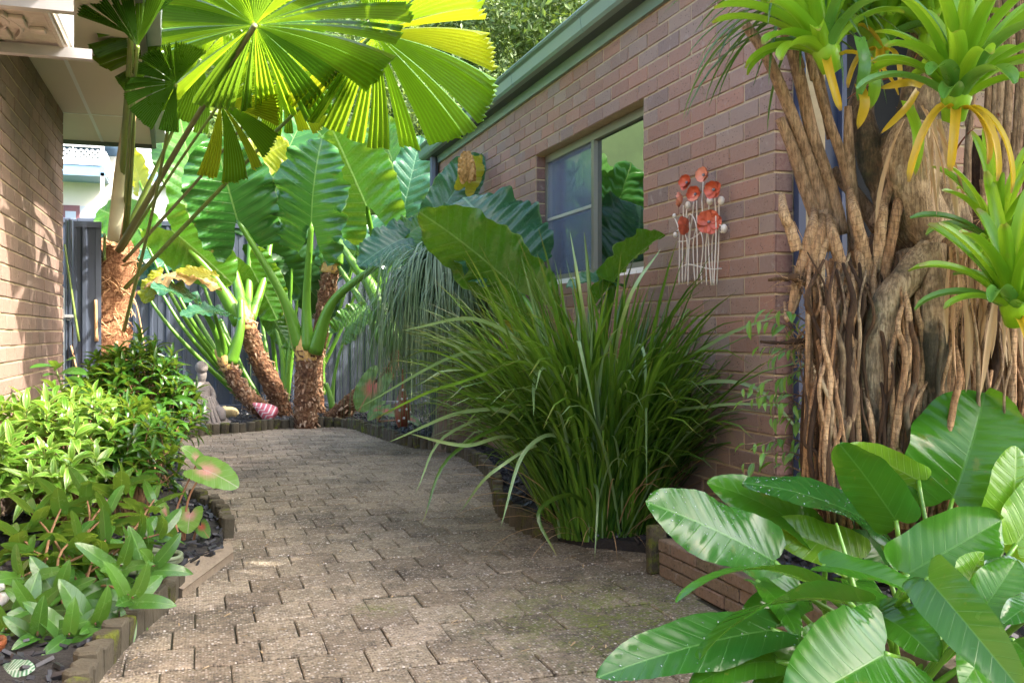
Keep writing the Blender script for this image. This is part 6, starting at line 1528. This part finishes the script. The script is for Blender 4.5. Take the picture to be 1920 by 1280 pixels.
# ---- back bed ornaments ---------------------------------------------------
M_stone = simple('grey_cast_stone', (0.19, 0.165, 0.145), .85, var=.35, scale=9, bump=.008, bscale=50)
st = G(378, 806); st = Vector((st.x, st.y, .05))
stat = thing('statue', 'grey cast stone seated draped figure behind the left shrub', 'statue', tuple(st))
def sk_body():
    # draped seated torso grown as one surface
    me = D.meshes.new('figure'); s = 1.0
    v = [(0, 0, .16), (0, .02, .30), (0, .03, .44), (0, .02, .54), (0, .0, .62), (.0, -.02, .72), (.09, .02, .50), (.15, 0, .40), (.12, -.10, .32), (-.09, .02, .50), (-.15, 0, .40), (-.06, -.12, .32), (.09, -.10, .14), (.12, -.26, .20), (.12, -.30, .06), (-.09, -.10, .14), (-.10, -.26, .18), (-.10, -.30, .05)]
    e = [(0, 1), (1, 2), (2, 3), (3, 4), (4, 5), (2, 6), (6, 7), (7, 8), (2, 9), (9, 10), (10, 11), (0, 12), (12, 13), (13, 14), (0, 15), (15, 16), (16, 17)]
    r_ = [.13, .105, .10, .045, .075, .05, .055, .042, .03, .055, .042, .03, .10, .07, .05, .10, .07, .05]
    me.from_pydata(v, e, []); o = D.objects.new('figure', me); COL.objects.link(o)
    sk = o.modifiers.new('s', 'SKIN'); 
    for i, q in enumerate(me.skin_vertices[0].data if me.skin_vertices else []): q.radius = (r_[i], r_[i])
    return o, r_
o, r_ = sk_body()
if not o.data.skin_vertices:
    o.data.update()
try:
    for i, q in enumerate(o.data.skin_vertices[0].data): q.radius = (r_[i], r_[i]); q.use_root = (i == 0)
except Exception as ex: print('skin', ex)
ss = o.modifiers.new('u', 'SUBSURF'); ss.levels = 2; ss.render_levels = 2
dg = bpy.context.evaluated_depsgraph_get(); me2 = D.meshes.new_from_object(o.evaluated_get(dg)); me2.materials.clear(); me2.materials.append(M_stone)
for p in me2.polygons: p.use_smooth = True
D.objects.remove(o)
fo = link('figure', me2, stat, Matrix.Rotation(.5, 4, 'Z') @ Matrix.Scale(.82, 4))
cp = T(); ft = T()
for k in range(12):  # falling folds of the robe
    a = -2.6 + k * .22; p0 = Vector((math.cos(a) * .11, math.sin(a) * .12, .30)); p1 = Vector((math.cos(a) * .20, math.sin(a) * .24, .12)); p2 = Vector((math.cos(a) * .27, math.sin(a) * .30, .0))
    ft.addT(tube([p0, p1, p2], [.014, .022, .026], 8, 7, noise=.05, seed=k))
link('robe_folds', ft.mesh('robe_folds', M_stone), stat)
link('hair', ell((0, -.016, .60), .066, .066, .07, 12, 8).mesh('hair', M_stone), stat)
link('plinth', lathe([(.0, .0), (.30, .0), (.29, .04), (.24, .05), (0, .055)], 18).mesh('plinth', M_stone), stat)
# spiral shell ornament
sh = G(492, 792); sh = Vector((sh.x, sh.y, .05))
shell = thing('shell_ornament', 'pink ceramic spiral shell with white bands leaning on the trunk', 'garden ornament', tuple(sh))
A_ = P(512, 778, 10.15); B_ = P(474, 756, 10.1)
b = NB('pink_banded_glaze'); uv = b.node('ShaderNodeUVMap', uv_map='UVMap').outputs[0]; sp = b.node('ShaderNodeSeparateXYZ'); b.l.new(uv, sp.inputs[0])
q = b.math('FRACT', b.math('ADD', b.math('MULTIPLY', sp.outputs[1], 21.0), sp.outputs[0]))
M_shell = b.end(b.prin(b.mix(b.ramp(q, [(0.66, 0.0), (0.74, 1.0)]), (0.60, 0.13, 0.16), (0.75, 0.66, 0.64)), .3))
tt = tube([B_, B_.lerp(A_, .3), B_.lerp(A_, .7), A_], [.008, .05, .09, .095], 34, 18, rings=.02); part('body', tt, M_shell, shell)
part('mouth', tube([A_, A_ + (A_ - B_).normalized() * .03], [.095, .06], 4, 18), M_shell, shell)
# spotted red gourd bottle
bo = G(755, 812); bo = Vector((bo.x, bo.y, .05)); Zq = (bo - EYEV).dot(FW)
hh = (812 - 700) / FPX * Zq
bot = thing('gourd_ornament', 'tall red brown bottle ornament with white dots in the back bed', 'garden ornament', tuple(bo))
pr = [(.0, .0), (.045, .0), (.075, .10), (.085, .20), (.075, .29), (.045, .37), (.022, .45), (.014, .55), (.012, .64), (.02, .66), (.0, .67)]
part('body', lathe([(r_ * 1.0, z * hh / .67) for r_, z in pr], 24, tuple(bo)), simple('red_brown_glaze', (0.28, 0.06, 0.035), .3, var=.2), bot)
for k, (a, z) in enumerate(((-1.9, .33), (-1.3, .22), (-2.1, .21), (-1.0, .33), (-1.6, .12), (-.6, .18), (-2.6, .3), (-1.6, .43), (-.8, .08), (-2.3, .09))):
    rz = np.interp(z, [p[1] for p in pr], [p[0] for p in pr]); c = bo + Vector((math.cos(a) * rz, math.sin(a) * rz, z * hh / .67)); part('dot', ell(tuple(c), .014, .014, .014, 8, 5), M_white, bot)
rk = thing('rock', 'flat mossy tan stone beside the statue at the fence foot', 'rock', tuple(G(420, 790)))
rrk = random.Random(4); r0 = G(422, 786, .05); e_ = ell((r0.x, r0.y + .2, .10), .16, .10, .08, 12, 7); e_.v = [(x + rrk.gauss(0, .007), y + rrk.gauss(0, .007), z + rrk.gauss(0, .005)) for x, y, z in e_.v]
part('body', e_, simple('tan_stone', (0.30, 0.24, 0.12), .9, var=.4, scale=9, bump=.01), rk)
gr = T(); rg = random.Random(5)
for i in range(2600):
    x, y = rg.uniform(-1.5, 3), rg.uniform(12.45, 13.6); h = rg.uniform(.05, .16); a = rg.uniform(0, 6.28); s = Vector((math.cos(a), math.sin(a), 0)) * .006; p = Vector((x, y, -.05)); l = Vector((rg.gauss(0, .03), rg.gauss(0, .03), h))
    gr.add([p - s, p + s, p + l + s * .3, p + l - s * .3], [(0, 1, 2, 3)], [(0, 0), (1, 0), (1, 1), (0, 1)], rg.random() + .01)
stuff(tag(link('grass', gr.mesh('grass', M_s1, False)), 'strip of bright lawn grass seen under the metal fence', 'grass'))

# ---- metal poppies on the wall ---------------------------------------------
def WX_(px, py, off=.05):
    r_ = ray(px, py); return EYEV + r_ * ((WALLX - off) / r_.x)
M_wire = simple('cream_wire', (0.66, 0.60, 0.50), .5, var=.1)
M_pop = simple('orange_red_metal', (0.52, 0.10, 0.045), .45, var=.35, scale=30)
M_popl = simple('salmon_metal', (0.66, 0.25, 0.15), .45, var=.3, scale=30)
pop = thing('poppy_wall_art', 'orange metal poppies on cream wire stems hung on the brick wall', 'wall art', tuple(WX_(1315, 430)))
def z6(x, y): return (1150 + x / 4.57, 280 + y / 4.57)
stem_px = [[(520, 575), (560, 690), (566, 900), (562, 1160)], [(600, 480), (606, 590), (655, 650), (645, 900), (640, 1165)], [(630, 500), (622, 600), (600, 720), (592, 900), (592, 1150)], [(690, 450), (672, 620), (640, 760), (640, 900), (640, 1160)], [(715, 440), (720, 620), (765, 760), (765, 900), (750, 1020), (757, 1150)],
           [(758, 440), (770, 590), (790, 650), (815, 760), (818, 900), (838, 1165)], [(770, 280), (765, 380), (758, 460)], [(820, 480), (812, 600), (800, 760), (792, 900), (800, 1165)], [(868, 400), (878, 560), (880, 760), (868, 1000), (862, 1165)], [(905, 470), (905, 620), (900, 900), (885, 1160)],
           [(545, 700), (575, 690), (620, 740), (632, 850), (612, 1140)], [(630, 590), (655, 555), (690, 590), (715, 700), (720, 1000), (718, 1155)], [(780, 660), (745, 600), (710, 680), (685, 800), (690, 1000), (700, 1130)], [(925, 655), (890, 650), (858, 720), (846, 850), (850, 1165)], [(720, 660), (745, 610), (780, 590), (800, 610)],
           [(560, 790), (620, 785), (700, 750), (780, 690), (860, 675), (930, 715)], [(585, 1005), (640, 985), (720, 1000), (830, 1025), (925, 1022)]]
for i, s in enumerate(stem_px):
    part('wire_stem', tube([WX_(*z6(x, y), .03 + .012 * (i % 3)) for x, y in s], [.0032, .0032], 24, 6), M_wire, pop)
NW = Vector((-1, 0, 0))
def flower(x, y, r_, face, seed, m0, m1, flat=False):
    rb = random.Random(seed); c = WX_(*z6(x, y), .075); f = face.normalized(); u = f.orthogonal().normalized(); v = f.cross(u); R = r_
    for k in range(5):
        a = k * 2 * PI / 5 + rb.uniform(-.15, .15); d = u * math.cos(a) + v * math.sin(a); s = f.cross(d); t = T(); V = []
        n, m = 7, 6; lift = rb.uniform(.2, .9) if not flat else .15
        for i in range(n + 1):
            q = i / n; w_ = R * .62 * math.sin(PI * (.12 + .8 * q)) ** .8 + .001
            for j in range(m + 1):
                e = j / m * 2 - 1; V.append(c + d * (R * q * math.cos(lift * q)) + s * (e * w_) + f * (R * q * math.sin(lift * q) + (e * e) * w_ * .35 + R * .05 * math.sin(e * 6 + k) * q + .001 * k))
        t.add(V, [(i * (m + 1) + j, i * (m + 1) + j + 1, (i + 1) * (m + 1) + j + 1, (i + 1) * (m + 1) + j) for i in range(n) for j in range(m)])
        part('petal', t, m0 if rb.random() < .6 else m1, pop)
    part('flower_centre', ell(tuple(c + f * .010), .0075, .0075, .0075, 10, 6), simple('grey_centre', (0.16, 0.17, 0.18), .4), pop)
flower(640, 290, .042, Vector((-1, -.3, .25)), 1, M_pop, M_pop); flower(780, 225, .040, Vector((-.9, -.6, .1)), 2, M_popl, M_popl); flower(712, 390, .045, Vector((-1, -.5, .2)), 3, M_pop, M_popl); flower(870, 350, .046, Vector((-1, -.4, .1)), 4, M_pop, M_pop)
flower(598, 430, .042, Vector((-.8, .6, .1)), 5, M_pop, M_popl); flower(620, 650, .048, Vector((-.5, .9, .0)), 6, M_pop, M_pop, True); flower(820, 625, .058, Vector((-.6, -.9, .0)), 7, M_pop, M_pop, True)
for x, y, r_ in ((523, 572, .012), (637, 480, .018), (828, 443, .019), (925, 440, .019), (948, 680, .019), (530, 732, .013)):
    c = WX_(*z6(x, y), .05); part('seed_pod', ell(tuple(c), r_ * .8, r_ * .9, r_ * 1.1, 12, 8), M_wire, pop)

# ---- unseen leaf crown added beside the root tree to shade planter and path
cm = crown(33, 1.95, .55, 80, 12000, .14)
cm = cm.mesh('crown', M_drac, False)
o = link('crown', cm, rtree, Matrix.Translation(Vector((4.15, 1.3, 3.6)) - rtree.location))
